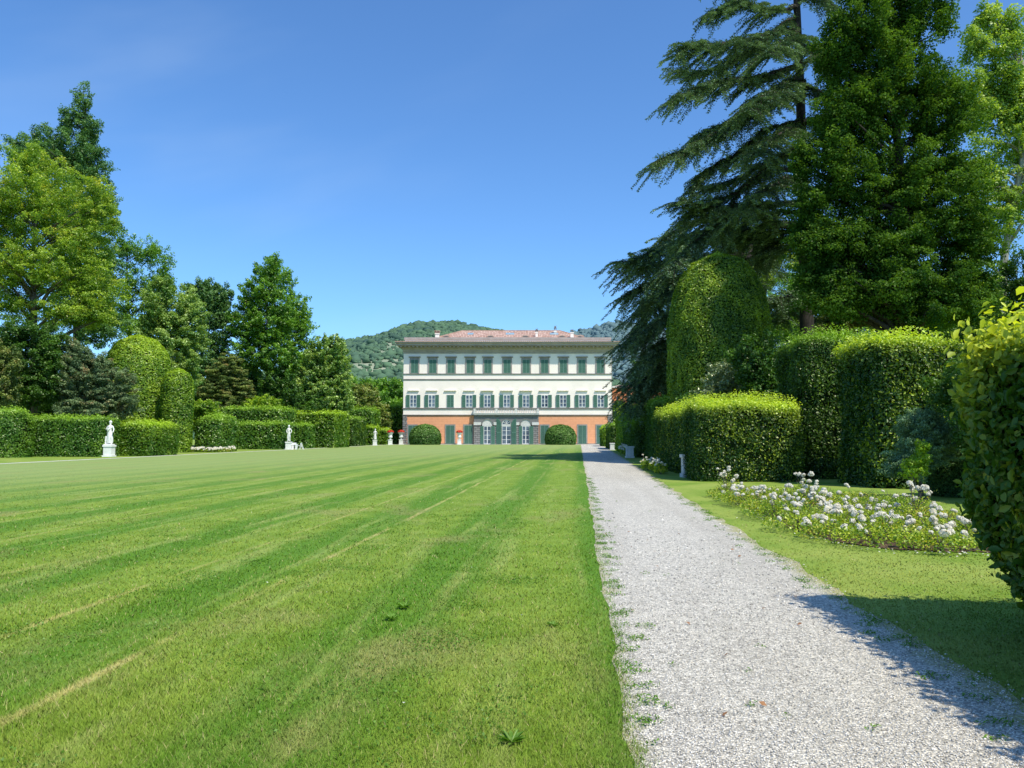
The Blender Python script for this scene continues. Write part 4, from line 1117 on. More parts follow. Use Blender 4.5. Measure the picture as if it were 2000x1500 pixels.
# ================================================================== hedges
M['hedge_bright'] = leaf_mat('bright_laurel_leaves', (.040, .105, .008), (.27, .38, .03), None, .38, .07)
M['hedge_mid'] = leaf_mat('green_hedge_leaves', (.035, .10, .010), (.20, .32, .035), None, .34, .08)
M['hedge_deep'] = leaf_mat('deep_green_hedge_leaves', (.020, .055, .007), (.16, .27, .025), None, .3, .07)
M['laurel_near'] = leaf_mat('near_laurel_leaves', (.034, .085, .010), (.42, .46, .05), (.36, .36, .05), .36, .06)
M['yew_dome'] = leaf_mat('clipped_yew_leaves', (.030, .075, .016), (.11, .20, .045), None, .15, .05)
M['lime_dome'] = leaf_mat('lime_green_leaves', (.07, .15, .012), (.31, .41, .035), None, .35, .07)
LH = 'clipped hedges on the left side of the lawn'
RH = 'clipped hedges on the right side of the path'
M['hedge_sun'] = leaf_mat('sunlit_top_laurel_leaves', (.014, .05, .006), (.36, .45, .045), None, .38, .08)  # wide dark-to-bright range for the painted sun and shade
Hm = M['hedge_mid']; Hb = M['hedge_bright']; Hd = M['hedge_deep']
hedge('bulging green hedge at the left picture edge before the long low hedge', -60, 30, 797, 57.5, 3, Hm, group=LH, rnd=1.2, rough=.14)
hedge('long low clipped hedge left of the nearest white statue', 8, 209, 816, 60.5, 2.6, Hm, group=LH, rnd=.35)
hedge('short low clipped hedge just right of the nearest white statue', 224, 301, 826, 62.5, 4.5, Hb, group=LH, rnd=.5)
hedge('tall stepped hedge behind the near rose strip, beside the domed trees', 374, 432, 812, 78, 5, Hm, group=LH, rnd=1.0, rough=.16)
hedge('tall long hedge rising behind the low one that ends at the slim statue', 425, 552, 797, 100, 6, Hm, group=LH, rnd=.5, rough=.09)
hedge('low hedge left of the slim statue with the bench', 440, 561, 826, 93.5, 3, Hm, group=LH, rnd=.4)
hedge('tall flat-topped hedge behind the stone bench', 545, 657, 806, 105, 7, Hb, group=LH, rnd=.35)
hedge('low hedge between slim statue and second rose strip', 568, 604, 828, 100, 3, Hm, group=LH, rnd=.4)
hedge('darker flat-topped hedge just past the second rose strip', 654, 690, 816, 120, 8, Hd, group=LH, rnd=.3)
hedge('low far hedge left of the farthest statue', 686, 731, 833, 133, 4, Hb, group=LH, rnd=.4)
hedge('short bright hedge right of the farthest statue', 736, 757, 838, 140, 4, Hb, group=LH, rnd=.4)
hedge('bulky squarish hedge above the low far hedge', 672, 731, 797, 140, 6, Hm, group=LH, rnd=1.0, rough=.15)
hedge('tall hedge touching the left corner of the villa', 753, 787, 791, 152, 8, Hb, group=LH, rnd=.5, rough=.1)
# right side
hedge('nearest tall laurel hedge filling the right picture edge', 0, 0, 0, 7, 0, M['laurel_near'], real=.085, group=RH, name='laurel_hedge',
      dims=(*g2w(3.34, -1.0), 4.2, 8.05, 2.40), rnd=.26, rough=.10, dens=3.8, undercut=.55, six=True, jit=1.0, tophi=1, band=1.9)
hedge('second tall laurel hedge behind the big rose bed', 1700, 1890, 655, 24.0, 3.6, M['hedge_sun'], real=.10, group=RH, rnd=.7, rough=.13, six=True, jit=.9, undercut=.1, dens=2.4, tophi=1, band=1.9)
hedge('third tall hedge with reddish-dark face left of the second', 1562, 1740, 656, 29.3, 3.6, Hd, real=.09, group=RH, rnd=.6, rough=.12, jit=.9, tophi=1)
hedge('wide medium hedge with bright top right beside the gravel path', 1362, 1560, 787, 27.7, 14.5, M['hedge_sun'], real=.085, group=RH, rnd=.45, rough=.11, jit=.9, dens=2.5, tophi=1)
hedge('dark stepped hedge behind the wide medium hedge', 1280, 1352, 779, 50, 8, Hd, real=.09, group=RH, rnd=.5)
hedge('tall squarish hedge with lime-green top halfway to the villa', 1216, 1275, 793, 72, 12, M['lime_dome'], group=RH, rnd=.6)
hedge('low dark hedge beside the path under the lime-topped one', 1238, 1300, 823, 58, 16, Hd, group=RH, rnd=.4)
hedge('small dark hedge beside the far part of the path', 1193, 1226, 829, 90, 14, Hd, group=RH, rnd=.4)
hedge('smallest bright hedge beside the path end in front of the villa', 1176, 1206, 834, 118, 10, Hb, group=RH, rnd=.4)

# ================================================================== topiary
def ell(rx, h, belly=.35, n=14, foot=.85):
    """rounded profile: slightly tucked foot, belly, domed top"""
    out_ = [(rx*foot, .0)]
    for i in range(n+1):
        t = i/n; z = h*t
        if t < belly: r = rx*(foot+(1-foot)*math.sin(t/belly*math.pi/2))
        else: r = rx*math.sqrt(max(0, 1-((t-belly)/(1-belly))**2.3))
        out_.append((max(r, .03), z))
    return out_
topiary('clipped dome bush before the left half of the villa front', 831, 141.3, ell(2.9, 3.75, .28, 16, .93), M['yew_dome'], k=.0019, group='clipped domes in front of the villa', rough=.03, name='dome_bush', cat='bush')
topiary('clipped dome bush before the right half of the villa front', 1094.5, 141.3, ell(2.85, 3.7, .28, 16, .93), M['yew_dome'], k=.0019, group='clipped domes in front of the villa', rough=.03, name='dome_bush', cat='bush')
topiary('large lime-green clipped column with a domed top on the left', 266, 78, ell(3.15, 11.75, .62, 18, .9), M['lime_dome'], group='clipped domed trees', rough=.06)
topiary('narrower clipped green column leaning against the large lime-green dome', 346, 76, ell(1.5, 8.1, .75, 16, .95), Hb, group='clipped domed trees', rough=.06)
topiary('tall egg-shaped clipped tree under the cedar on the right', 1406, 44, ell(2.85, 12.0, .55, 18, .8), leaf_mat('egg_tree_leaves', (.025, .075, .008), (.30, .40, .04), None, .35, .08), rough=.08, group='clipped domed trees', jit=.75)
topiary('low round dark conifer in front of the near laurel hedge', 1870, 21, ell(.72, 1.66, .45, 12, .8), leaf_mat('dark_round_conifer', (.02, .055, .018), (.075, .14, .045), None, .12, .03), real=.05, rough=.09, jit=.9, name='round_conifer', cat='bush', group=None)

# ================================================================== trees and shrubs: left side
M['yellowgreen'] = leaf_mat('yellow_green_leaves', (.060, .13, .014), (.28, .37, .055), (.34, .34, .06), .42, .06)
M['bluegreen'] = leaf_mat('blue_green_leaves', (.030, .085, .030), (.12, .22, .07), None, .25, .06)
M['midgreen'] = leaf_mat('mid_green_leaves', (.026, .085, .012), (.15, .28, .03), None, .35, .07)
M['darkgreen'] = leaf_mat('dark_green_leaves', (.016, .050, .009), (.065, .14, .018), None, .3, .06)
M['palegreen'] = leaf_mat('pale_green_leaves', (.045, .12, .020), (.27, .36, .10), None, .3, .10)
M['freshgreen'] = leaf_mat('fresh_green_leaves', (.045, .12, .014), (.17, .30, .04), None, .4, .07)
M['brownyew'] = leaf_mat('olive_brown_needles', (.04, .075, .022), (.18, .22, .06), (.21, .14, .06), .2, .05)
M['bluepine'] = leaf_mat('blue_pine_needles', (.035, .07, .034), (.16, .22, .11), (.26, .17, .09), .15, .05)
M['oliveshrub'] = leaf_mat('olive_leaves', (.06, .10, .02), (.22, .26, .07), (.25, .2, .1), .3, .08)
LT = 'trees behind the hedges on the left'
tree('tall dark blue-green tree whose thin double top rises above everything on the left', 92,
     [(160, 205, 20, 42), (128, 245, 22, 34), (172, 255, 26, 40), (110, 300, 80, 48), (55, 300, 45, 35), (170, 330, 45, 55), (195, 420, 32, 70), (130, 420, 70, 90), (150, 560, 70, 80), (215, 520, 30, 50), (190, 640, 50, 50)],
     M['bluegreen'], 'bark_dark', group=LT, cr=1.0, cover=.5, limbs=50, trunk_r=.45, flat=.7, shell=.5, trunk=[(150, 870), (150, 600), (155, 400), (165, 250), (168, 205)])
tree('big yellow-green tree with a thick trunk at the left picture edge', 72,
     [(95, 400, 105, 85), (0, 420, 90, 110), (60, 330, 60, 45), (165, 470, 60, 60), (110, 520, 100, 60), (10, 540, 70, 60), (180, 560, 60, 55), (135, 612, 70, 36), (185, 600, 38, 34), (190, 395, 35, 50), (-60, 480, 80, 120), (25, 600, 50, 35), (222, 440, 14, 40), (200, 612, 34, 36)],
     M['yellowgreen'], 'bark', trunk=[(66, 870), (66, 700), (67, 600), (62, 520), (70, 430), (72, 350)], group=LT, cr=.85, cover=.36, limbs=70, trunk_r=.36, shell=.5, flat=.7, nd=1.0)
tree('airy thin-leaved tree against the sky between the yellow-green and the pale tree', 100,
     [(290, 495, 42, 28), (322, 540, 16, 40), (262, 560, 35, 55), (300, 570, 30, 50), (245, 480, 25, 30), (280, 640, 45, 30), (235, 620, 30, 45)],
     M['freshgreen'], 'bark_dark', group=LT, cr=.9, cover=.36, nd=.85, limbs=60, trunk_r=.25, shell=.6)
tree('dark leafy tree with a rounded crown under the yellow-green tree', 67,
     [(60, 700, 58, 72), (20, 690, 40, 60), (95, 690, 28, 60), (60, 760, 50, 40)], M['darkgreen'], 'bark_dark', group=LT, cr=.8, trunk_r=.22, trunk=[(56, 873), (57, 800), (60, 700)])
tree('olive-brown shrub at the very left picture edge behind the hedge', 63, [(-10, 720, 40, 65), (-15, 770, 45, 45)], M['brownyew'], 'bark', group=LT, cr=.6, trunk_r=.12, name='shrub', cat='shrub')
tree('feathery yew with rusty tips in front of the large lime-green dome', 69,
     [(172, 722, 48, 42), (165, 755, 55, 45), (225, 765, 45, 50), (190, 800, 75, 30), (140, 700, 30, 40)], M['bluepine'], 'bark', group=LT, cr=.6, flat=.6, aspect=.35, cover=.8, trunk_r=.15, name='yew', cat='yew', up=.8)
tree('dark undergrowth tree between the lime-green dome and the trunk', 76, [(120, 800, 60, 50), (60, 810, 60, 45)], M['darkgreen'], 'bark_dark', group=LT, cr=.8, trunk_r=.15)
tree('round-headed magnolia tree with pale glossy leaves', 90,
     [(335, 605, 52, 52), (345, 680, 52, 50), (378, 640, 28, 45), (300, 640, 32, 55), (350, 740, 40, 50), (320, 560, 22, 22)], M['palegreen'], 'bark_dark', group=LT, cr=.8, cover=.8, trunk_r=.25, real=.2, name='magnolia', cat='magnolia')
tree('soft mid-green tree behind the magnolia', 112,
     [(405, 600, 42, 50), (432, 630, 32, 50), (385, 575, 28, 25), (430, 575, 22, 22), (400, 690, 45, 50), (430, 730, 40, 50)], M['bluegreen'], 'bark_dark', group=LT, cr=.8, trunk_r=.25)
tree('tall dark green tree with a leaning trunk in the middle of the left group', 110,
     [(505, 575, 38, 45), (528, 530, 24, 30), (480, 625, 32, 40), (520, 640, 45, 45), (490, 690, 40, 45), (545, 700, 40, 40), (550, 620, 25, 50)],
     M['midgreen'], 'bark', trunk=[(512, 870), (517, 780), (524, 715), (522, 640), (520, 560)], group=LT, cr=.9, trunk_r=.34, cover=.7, limbs=30)
tree('paler feathery tree whose pointed top shows behind the tall dark one', 120,
     [(555, 560, 25, 38), (536, 520, 14, 24), (580, 610, 26, 45), (594, 650, 22, 38), (560, 650, 35, 50), (590, 700, 30, 40), (500, 525, 10, 14)], M['freshgreen'], 'bark_dark', group=LT, cr=.8, cover=.5, trunk_r=.25, limbs=30)
tree('broad light green columnar tree at the right end of the left group', 114,
     [(638, 700, 42, 46), (662, 730, 24, 62), (612, 735, 42, 45), (590, 775, 48, 38), (640, 775, 50, 42), (655, 680, 20, 26), (668, 790, 22, 30), (620, 800, 50, 22)], M['palegreen'], 'bark_dark', group=LT, cr=.7, trunk_r=.22, cover=.85)
tree('dark evergreen bush below the leaning trunk', 109, [(560, 785, 40, 35), (540, 760, 35, 35), (600, 800, 40, 25)], M['darkgreen'], 'bark_dark', group=LT, cr=.7, trunk_r=.15, name='bush', cat='bush')
tree('brownish olive yew behind the tall long hedge', 107,
     [(445, 730, 38, 38), (425, 765, 42, 35), (462, 770, 35, 35), (440, 800, 55, 20)], M['brownyew'], 'bark', group=LT, cr=.6, flat=.4, aspect=.35, cover=.85, trunk_r=.15, name='yew', cat='yew')
tree('bright lime shrub peeping over the tall long hedge', 106, [(520, 790, 34, 16), (495, 795, 24, 13)], M['lime_dome'], 'bark', group=LT, cr=.5, trunk_r=.08, name='shrub', cat='shrub')
tree('loose bright shrub at the foot of the magnolia', 84, [(405, 800, 28, 16), (385, 815, 22, 24)], M['hedge_bright'], 'bark', group=LT, cr=.5, trunk_r=.08, name='shrub', cat='shrub')
tree('olive-leaved evergreen shrub left of the villa behind the far hedges', 146, [(712, 785, 32, 32), (738, 815, 26, 30), (690, 770, 20, 22)], M['oliveshrub'], 'bark', group=LT, cr=.8, trunk_r=.15, real=.2, name='shrub', cat='shrub')
tree('smaller olive-leaved shrub next to the urns left of the villa', 146, [(748, 830, 16, 26), (735, 850, 14, 16)], M['oliveshrub'], 'bark', group=LT, cr=.6, trunk_r=.12, real=.2, name='shrub', cat='shrub')
WT = 'woodland trees behind the garden'
for lab, px, py, rx, ry_, Y, mt in (
    ('bushy green woodland tree right beside the left villa wall', 770, 765, 34, 27, 200, 'midgreen'), ('green woodland tree second from the left villa wall', 728, 762, 36, 24, 205, 'freshgreen'),
    ('darker woodland tree behind the broad columnar tree', 690, 765, 34, 26, 195, 'midgreen'), ('low woodland tree filling the gap behind the olive shrubs', 745, 800, 50, 30, 180, 'midgreen'),
    ('dark green woodland tree far behind the brown yew', 470, 760, 60, 60, 130, 'darkgreen'), ('dark woodland tree behind the dark evergreen bush', 590, 790, 70, 50, 125, 'darkgreen'),
    ('shadowy woodland tree behind the magnolia foot', 350, 790, 80, 55, 125, 'darkgreen'), ('shadowy woodland tree behind the rusty yew', 150, 770, 100, 70, 115, 'darkgreen'),
    ('shadowy woodland tree behind the left edge hedge', -20, 770, 100, 80, 110, 'darkgreen'), ('dark tree behind the orange building, right of the villa', 1300, 745, 70, 60, 230, 'darkgreen'),
    ('dark tree standing close to the right villa corner', 1206, 815, 14, 34, 152, 'midgreen')):
    tree(lab, Y, [(px, py, rx, ry_), (px-rx*.5, py+ry_*.6, rx*.6, ry_*.6), (px+rx*.5, py+ry_*.5, rx*.6, ry_*.6)], M[mt], 'bark_dark', group=WT, cr=1.4, cover=.8, nd=1.1, trunk_r=.3, limbs=5)

# ================================================================== right side
RT = 'trees behind the hedges on the right'
tree('huge dark green deciduous tree towering over the right hedges', 38,
     [(1700, 90, 95, 100), (1790, 30, 75, 90), (1670, 230, 80, 80), (1770, 190, 95, 100), (1620, 330, 55, 80), (1720, 350, 100, 90), (1850, 260, 65, 120), (1820, 400, 100, 100),
      (1890, 470, 60, 90), (1640, 470, 85, 70), (1740, 500, 100, 80), (1600, 560, 50, 50), (1850, 570, 90, 70), (1720, 570, 110, 50), (1640, 590, 70, 40), (1800, 610, 90, 40), (1640, 120, 50, 80), (1590, 500, 45, 70), (1900, 570, 55, 70), (1570, 330, 25, 50), (1690, -40, 60, 70), (1590, 420, 40, 60)],
     leaf_mat('huge_tree_leaves', (.013, .044, .008), (.09, .165, .024), None, .38, .015), 'bark_dark',
     trunk=[(1782, 940), (1780, 700), (1775, 520), (1760, 350), (1740, 150), (1735, 0)], group=RT, cr=.75, real=.14, cover=.55, nd=1.25, limbs=90, trunk_r=.42, shell=.42, k=.003, flat=.75)
tree('sunlit pale green plane tree at the right picture edge', 52,
     [(1960, 120, 45, 80), (1900, 90, 35, 60), (1935, 40, 30, 40), (1990, 230, 50, 90), (1930, 230, 45, 70), (1905, 360, 35, 70), (1985, 400, 40, 60), (1940, 330, 35, 60), (1925, 650, 40, 40), (2040, 300, 60, 150), (1895, 190, 40, 60), (1965, 180, 50, 60), (1890, 480, 30, 50), (1975, 60, 40, 50), (1940, 440, 40, 50), (1920, 560, 35, 50)],
     leaf_mat('pale_plane_leaves', (.09, .17, .03), (.30, .38, .09), None, .45, .08), 'bark_pale',
     trunk=[(1950, 900), (1952, 650), (1962, 500), (1978, 400), (1996, 320), (2010, 200), (1990, 80)], group=RT, cr=.8, real=.2, cover=.5, nd=.95, limbs=60, trunk_r=.34, shell=.5)
tree('ivy-dark tree at the far right edge below the plane tree', 47, [(1995, 560, 32, 90), (1985, 650, 40, 50)], M['darkgreen'], 'bark_dark', group=RT, cr=.7, trunk_r=.3)
tree('yellow-green tree glimpsed between cedar and huge tree', 85, [(1490, 480, 42, 32), (1530, 520, 45, 40), (1480, 540, 40, 40)], M['yellowgreen'], 'bark', group=RT, cr=.9, cover=.5, trunk_r=.25)
tree('loose green tree behind the cedar trunk', 66, [(1560, 590, 45, 45), (1620, 560, 50, 50), (1530, 640, 40, 30), (1600, 650, 50, 30)], M['freshgreen'], 'bark_dark', group=RT, cr=.8, cover=.35, nd=.7, trunk_r=.2)
tree('olive-brown rounded shrub above the third tall hedge', 46, [(1660, 620, 55, 26), (1700, 605, 36, 24), (1630, 640, 34, 20)], M['brownyew'], 'bark', group=RT, cr=.6, cover=.7, trunk_r=.15, name='shrub', cat='shrub')
tree('mid green tree seen between cedar trunk and huge tree trunk', 78, [(1560, 590, 50, 50), (1640, 570, 55, 45), (1730, 600, 60, 45), (1600, 650, 60, 30), (1520, 640, 40, 40)], M['midgreen'], 'bark_dark', group=RT, cr=1.0, cover=.5, trunk_r=.25)
tree('shady green tree low behind the huge tree trunk', 60, [(1760, 600, 80, 60), (1860, 620, 70, 50), (1930, 600, 60, 60)], M['midgreen'], 'bark_dark', group=RT, cr=.9, cover=.45, trunk_r=.25)
tree('dense dark thicket behind the tall right hedges', 52, [(1560, 740, 90, 70), (1700, 720, 120, 60), (1850, 720, 100, 70), (1960, 740, 80, 80)], M['darkgreen'], 'bark_dark', group=RT, cr=1.0, cover=.9, trunk_r=.3)
tree('shadowed leafy shrub between second and near laurel hedge', 19, [(1900, 770, 80, 80), (1960, 850, 80, 90)], M['darkgreen'], 'bark_dark', group=RT, cr=.5, cover=.8, trunk_r=.1, real=.08, name='shrub', cat='shrub')
tree('glossy pale-tipped rhododendron above the wide medium hedge', 40, [(1405, 740, 30, 34), (1440, 760, 32, 28), (1385, 775, 28, 22)],
     leaf_mat('rhododendron_leaves', (.03, .06, .02), (.15, .20, .09), None, .2, .25), 'bark_dark', group=RT, cr=.45, cover=.6, aspect=.35, real=.14, trunk_r=.08, name='rhododendron', cat='rhododendron')
tree('dark laurel thicket between rhododendron and third tall hedge', 38, [(1490, 750, 50, 50), (1480, 700, 50, 50), (1350, 790, 30, 20)], M['darkgreen'], 'bark_dark', group=RT, cr=.6, cover=.8, trunk_r=.12, name='shrub', cat='shrub')
tree('small olive bush at the foot of the cedar beside the orange building', 62, [(1345, 780, 30, 22), (1310, 795, 24, 14)], M['oliveshrub'], 'bark', group=RT, cr=.5, trunk_r=.1, name='shrub', cat='shrub')
tree('blue-green juniper bush in front of the second laurel hedge', 20.3,
     [(1795, 870, 45, 62), (1770, 920, 38, 45), (1825, 860, 38, 50), (1800, 830, 34, 26)], leaf_mat('juniper_needles', (.035, .08, .045), (.18, .28, .15), None, .12, .06), 'bark', group=None, cr=.22, cover=1.0, nd=1.4, flat=.8, real=.045, aspect=.4, trunk_r=.05, name='juniper', cat='juniper', limbs=8)
tree('upright bright sprouting shrub between juniper and round conifer', 19.2, [(1780, 935, 26, 34), (1800, 900, 18, 40)], M['hedge_bright'], 'bark', group=None, cr=.18, cover=.7, real=.07, aspect=.4, trunk_r=.03, name='shrub', cat='shrub', limbs=8)

# cedars: limbs drawn as polylines (px, py, depth offset), hung with flat drooping sprays ------------
def cedar(label, Y, trunk, limbs, mat, spray=1.5, droop=.55, step=.17, real=.15, trunk_r=.5, extra=26, per=17, ht=None):
    b0 = P(trunk[0][0], trunk[0][1], Y); base = np.array([b0[0], Y, 0])
    o = thing('cedar', label, 'cedar', tuple(base), 'dark cedars on the right')
    tp = [base]+[P(a, b, Y) for a, b in trunk[1:]]
    n_ = len(tp); mb = MB(); mb.tube(tp, [trunk_r*(1.2 if i == 0 else 1)*(1-.72*i/(n_-1)) for i in range(n_)], 12)
    mb.build('trunk', M['bark_dark'], o, smooth=True)
    paths = []
    for lm in limbs: paths.append(([P(a, b, Y+dy) for a, b, dy in lm[1:]], lm[0]))
    for _ in range(extra):   # the other sides of the tree
        f = R.uniform(.18, .98); j = f*(n_-1); i0 = int(min(j, n_-2)); st = tp[i0]*(1-(j-i0))+tp[i0+1]*(j-i0)
        an = R.uniform(-.5*math.pi, .5*math.pi) if R.uniform() < .45 else R.uniform(.15*math.pi, .85*math.pi)
        ln = (10 if ht is None else ht)*(1.05-.55*f)*R.uniform(.6, 1)
        d = np.array([math.cos(an), math.sin(an), 0])
        paths.append(([st, st+d*ln*.35+[0, 0, ln*.06], st+d*ln*.7+[0, 0, ln*.03], st+d*ln+[0, 0, -ln*.10]], .8))
    mb = MB(); C = []; D = []; Nn = []; TT = []
    for pts, thick in paths:
        pts = [np.array(p, float) for p in pts]
        # smooth polyline
        q = []; 
        for i in range(len(pts)-1):
            p0 = pts[max(i-1, 0)]; p1 = pts[i]; p2 = pts[i+1]; p3 = pts[min(i+2, len(pts)-1)]
            for t in np.linspace(0, 1, 6, endpoint=False):
                q.append(.5*((2*p1)+(-p0+p2)*t+(2*p0-5*p1+4*p2-p3)*t*t+(-p0+3*p1-3*p2+p3)*t**3))
        q.append(pts[-1]); q = np.array(q); m = len(q)
        q[1:-1] += R.normal(size=(m-2, 3))*.06
        rad = [.17*thick*(1-i/(m-1))**.8+.02 for i in range(m)]
        mb.tube(q, rad, 7)
        nk = int(np.linalg.norm(np.diff(q, axis=0), axis=1).sum()*110); jj = R.integers(2, m, nk); ff = R.uniform(0, 1, (nk, 1)); pp_ = q[jj-1]*ff+q[jj]*(1-ff)
        C.append(pp_+R.normal(size=(nk, 3))*np.array([.16, .16, .07])+np.array([0, 0, .10])); D.append(R.normal(size=(nk, 3))*.5+(q[jj]-q[jj-1])*2); Nn.append(R.normal(size=(nk, 3))*.35+np.array([0, 0, 1.0])); TT.append(R.uniform(0, .9, nk))
        sl = np.linalg.norm(np.diff(q, axis=0), axis=1); cum = np.concatenate([[0], np.cumsum(sl)]); tot = cum[-1]
        s = tot*.16
        while s < tot:
            j = int(min(np.searchsorted(cum, s)-1, m-2)); f = (s-cum[j])/(sl[j]+1e-6); p = q[j]*(1-f)+q[j+1]*f
            t = unit((q[j+1]-q[j])[None])[0]; fr = s/tot
            side = np.cross(t, [0, 0, 1]); side /= np.linalg.norm(side)+1e-6
            for sg in (-1, 1):
                a = R.uniform(.45, 1.15); ln = spray*thick**.5*(.55+.75*math.sin(min(1, fr*1.15)*math.pi*.8))*R.uniform(.5, 1.35)
                d = side*sg*math.sin(a)+t*math.cos(a)+np.array([0, 0, R.normal()*.12])
                k = max(4, int(ln/.09)); w = np.linspace(0, 1, k)
                zz = -droop*ln*(w**1.9)*R.uniform(.5, 1.3)
                br = p+d*ln*w[:, None]; br[:, 2] += zz
                if ln > .9: mb.tube([br[0], br[k//2], br[-1]], [.022, .014, .006], 4)
                # fans of needles along the branchlet
                kk = np.repeat(np.arange(k), per//2)
                tan = np.gradient(br, axis=0); tan = unit(tan)[kk]
                sd = np.cross(tan, [0, 0, 1]); sd = unit(sd)*np.where(R.uniform(size=len(kk)) < .5, -1, 1)[:, None]
                ww = (1-.6*w[kk])[:, None]
                off = sd*R.uniform(0, .34, (len(kk), 1))*ww
                c = br[kk]+off+np.stack([np.zeros(len(kk)), np.zeros(len(kk)), -R.uniform(0, .16, len(kk))*droop-np.abs(off).sum(1)*.4+R.normal(size=len(kk))*.02], 1)
                C.append(c); D.append(tan*.8+sd*.7+R.normal(size=c.shape)*.25+np.array([0, 0, -.35*droop])); Nn.append(R.normal(size=c.shape)*.35+np.array([0, 0, 1.0]))
                TT.append(np.clip(R.uniform(0, .7, len(kk))+.3*w[kk], 0, 1))
            s += step*R.uniform(.7, 1.3)
    C = np.concatenate(C); D = np.concatenate(D); Nn = unit(np.concatenate(Nn)); TT = np.concatenate(TT)
    L = leaf_len(Y, real, .0036)
    foliage_part('foliage', C, Nn, L, L*.34, mat, o, TT, D=D, fold=.1)
    mb.build('limbs', M['bark_dark'], o, smooth=True)
    return o
M['cedar'] = leaf_mat('cedar_needles', (.038, .080, .058), (.20, .28, .18), None, .08, .05)
limbs = [
    (1.0, (1555, 15, 0), (1500, 22, -1), (1440, 5, -2), (1385, 25, -2.5)),
    (.8, (1557, -60, 0), (1480, -60, -1), (1400, -40, -2)),
    (.9, (1557, 30, 0), (1510, 60, -1), (1460, 80, -2)),
    (1.0, (1558, 55, 0), (1490, 72, -2), (1400, 88, -4), (1344, 92, -5), (1330, 110, -5)),
    (1.0, (1560, 110, 0), (1500, 95, 1), (1430, 120, 2), (1357, 145, 3), (1315, 138, 3)),
    (1.1, (1562, 130, 0), (1480, 150, -3), (1400, 160, -4), (1340, 180, -5), (1310, 200, -5)),
    (1.0, (1563, 200, 0), (1500, 190, 2), (1430, 235, 3), (1374, 260, 3), (1353, 275, 3)),
    (1.2, (1565, 180, 0), (1500, 205, -2), (1420, 250, -3), (1349, 285, -4), (1285, 312, -5)),
    (.9, (1566, 240, 0), (1500, 250, -1), (1440, 300, -2), (1383, 330, -3), (1357, 365, -3)),
    (1.0, (1567, 290, 0), (1510, 310, 1), (1450, 345, 2), (1395, 365, 2), (1359, 362, 2)),
    (.9, (1568, 330, 0), (1500, 330, -1), (1450, 370, -2), (1387, 395, -2), (1340, 420, -3)),
    (1.6, (1572, 445, 0), (1510, 432, -1), (1460, 410, -2), (1400, 440, -3), (1349, 480, -4), (1306, 530, -5)),
    (1.4, (1572, 450, 0), (1500, 438, 1), (1430, 460, 2), (1374, 455, 2), (1323, 470, 2)),
    (1.2, (1572, 400, 0), (1490, 400, -1), (1410, 405, -3), (1357, 400, -4), (1323, 395, -4)),
    (1.0, (1574, 600, 0), (1540, 580, -1), (1500, 590, -1)),
    (1.0, (1560, 90, 0), (1590, 100, -2), (1620, 130, -4)), (1.0, (1562, 160, 0), (1600, 180, -2), (1640, 220, -3)),
    (1.0, (1556, 0, 0), (1600, -5, -1), (1650, 30, -2)),
    (1.0, (1564, 150, 0), (1530, 165, -3), (1490, 190, -6), (1460, 215, -8)), (1.0, (1566, 250, 0), (1540, 250, -3), (1500, 280, -6), (1480, 300, -8)),
    (1.0, (1560, 60, 0), (1530, 80, -3), (1500, 105, -6)), (1.0, (1568, 350, 0), (1530, 350, -3), (1490, 375, -6), (1450, 410, -7)),
]
cedar('tall dark cedar with bare trunk and drooping layered branches reaching left into the sky', 50,
      [(1580, 900), (1577, 700), (1573, 500), (1568, 350), (1562, 150), (1556, 0), (1552, -120)], limbs, M['cedar'], trunk_r=.52, extra=18, ht=7, droop=.42)
limbs2 = [
    (1.5, (1470, 470, 0), (1400, 450, -2), (1330, 470, -3), (1276, 490, -4), (1233, 510, -5)),
    (1.4, (1465, 500, 0), (1380, 500, -2), (1310, 510, -3), (1261, 520, -4), (1214, 512, -4)),
    (1.4, (1460, 450, 0), (1400, 430, 0), (1340, 440, 0), (1292, 465, 0)),
    (1.3, (1465, 540, 0), (1380, 530, -1), (1300, 545, -2), (1253, 560, -3), (1222, 580, -3)),
    (1.3, (1465, 580, 0), (1380, 570, 1), (1310, 580, 0), (1272, 605, -1), (1239, 650, -2)),
    (1.3, (1465, 620, 0), (1380, 620, -2), (1310, 625, -3), (1269, 640, -3), (1230, 672, -4)),
    (1.3, (1465, 650, 0), (1390, 655, -1), (1320, 660, -1), (1276, 690, -2), (1241, 720, -2)),
    (1.3, (1465, 690, 0), (1390, 690, -2), (1320, 700, -3), (1276, 730, -3), (1230, 755, -4)),
    (1.2, (1465, 720, 0), (1400, 725, -1), (1330, 735, -2), (1284, 755, -2), (1237, 782, -3)),
    (1.2, (1465, 740, 0), (1400, 750, -1), (1340, 760, -2), (1300, 775, -3)),
    (1.3, (1465, 600, 0), (1400, 590, -3), (1340, 600, -5), (1296, 620, -6), (1269, 640, -6)),
    (1.3, (1465, 660, 0), (1400, 640, -3), (1340, 650, -5), (1296, 680, -6), (1261, 700, -6)),
    (1.3, (1465, 520, 0), (1400, 530, -3), (1340, 550, -5), (1292, 570, -6)),
    (1.2, (1465, 700, 0), (1390, 710, 2), (1320, 715, 3), (1276, 740, 3), (1249, 760, 3)),
    (1.2, (1465, 560, 0), (1390, 560, 2), (1320, 560, 3), (1268, 580, 3), (1249, 610, 3)),
    (1.2, (1465, 480, 0), (1420, 470, 2), (1370, 470, 3), (1320, 500, 3)),
]
cedar('lower spreading cedar whose drooping sprays overlap the right corner of the villa', 62,
      [(1462, 880), (1463, 700), (1464, 550), (1466, 440)], limbs2, M['cedar'], spray=2.1, droop=.42, step=.19, trunk_r=.5, extra=12, ht=7, per=12)

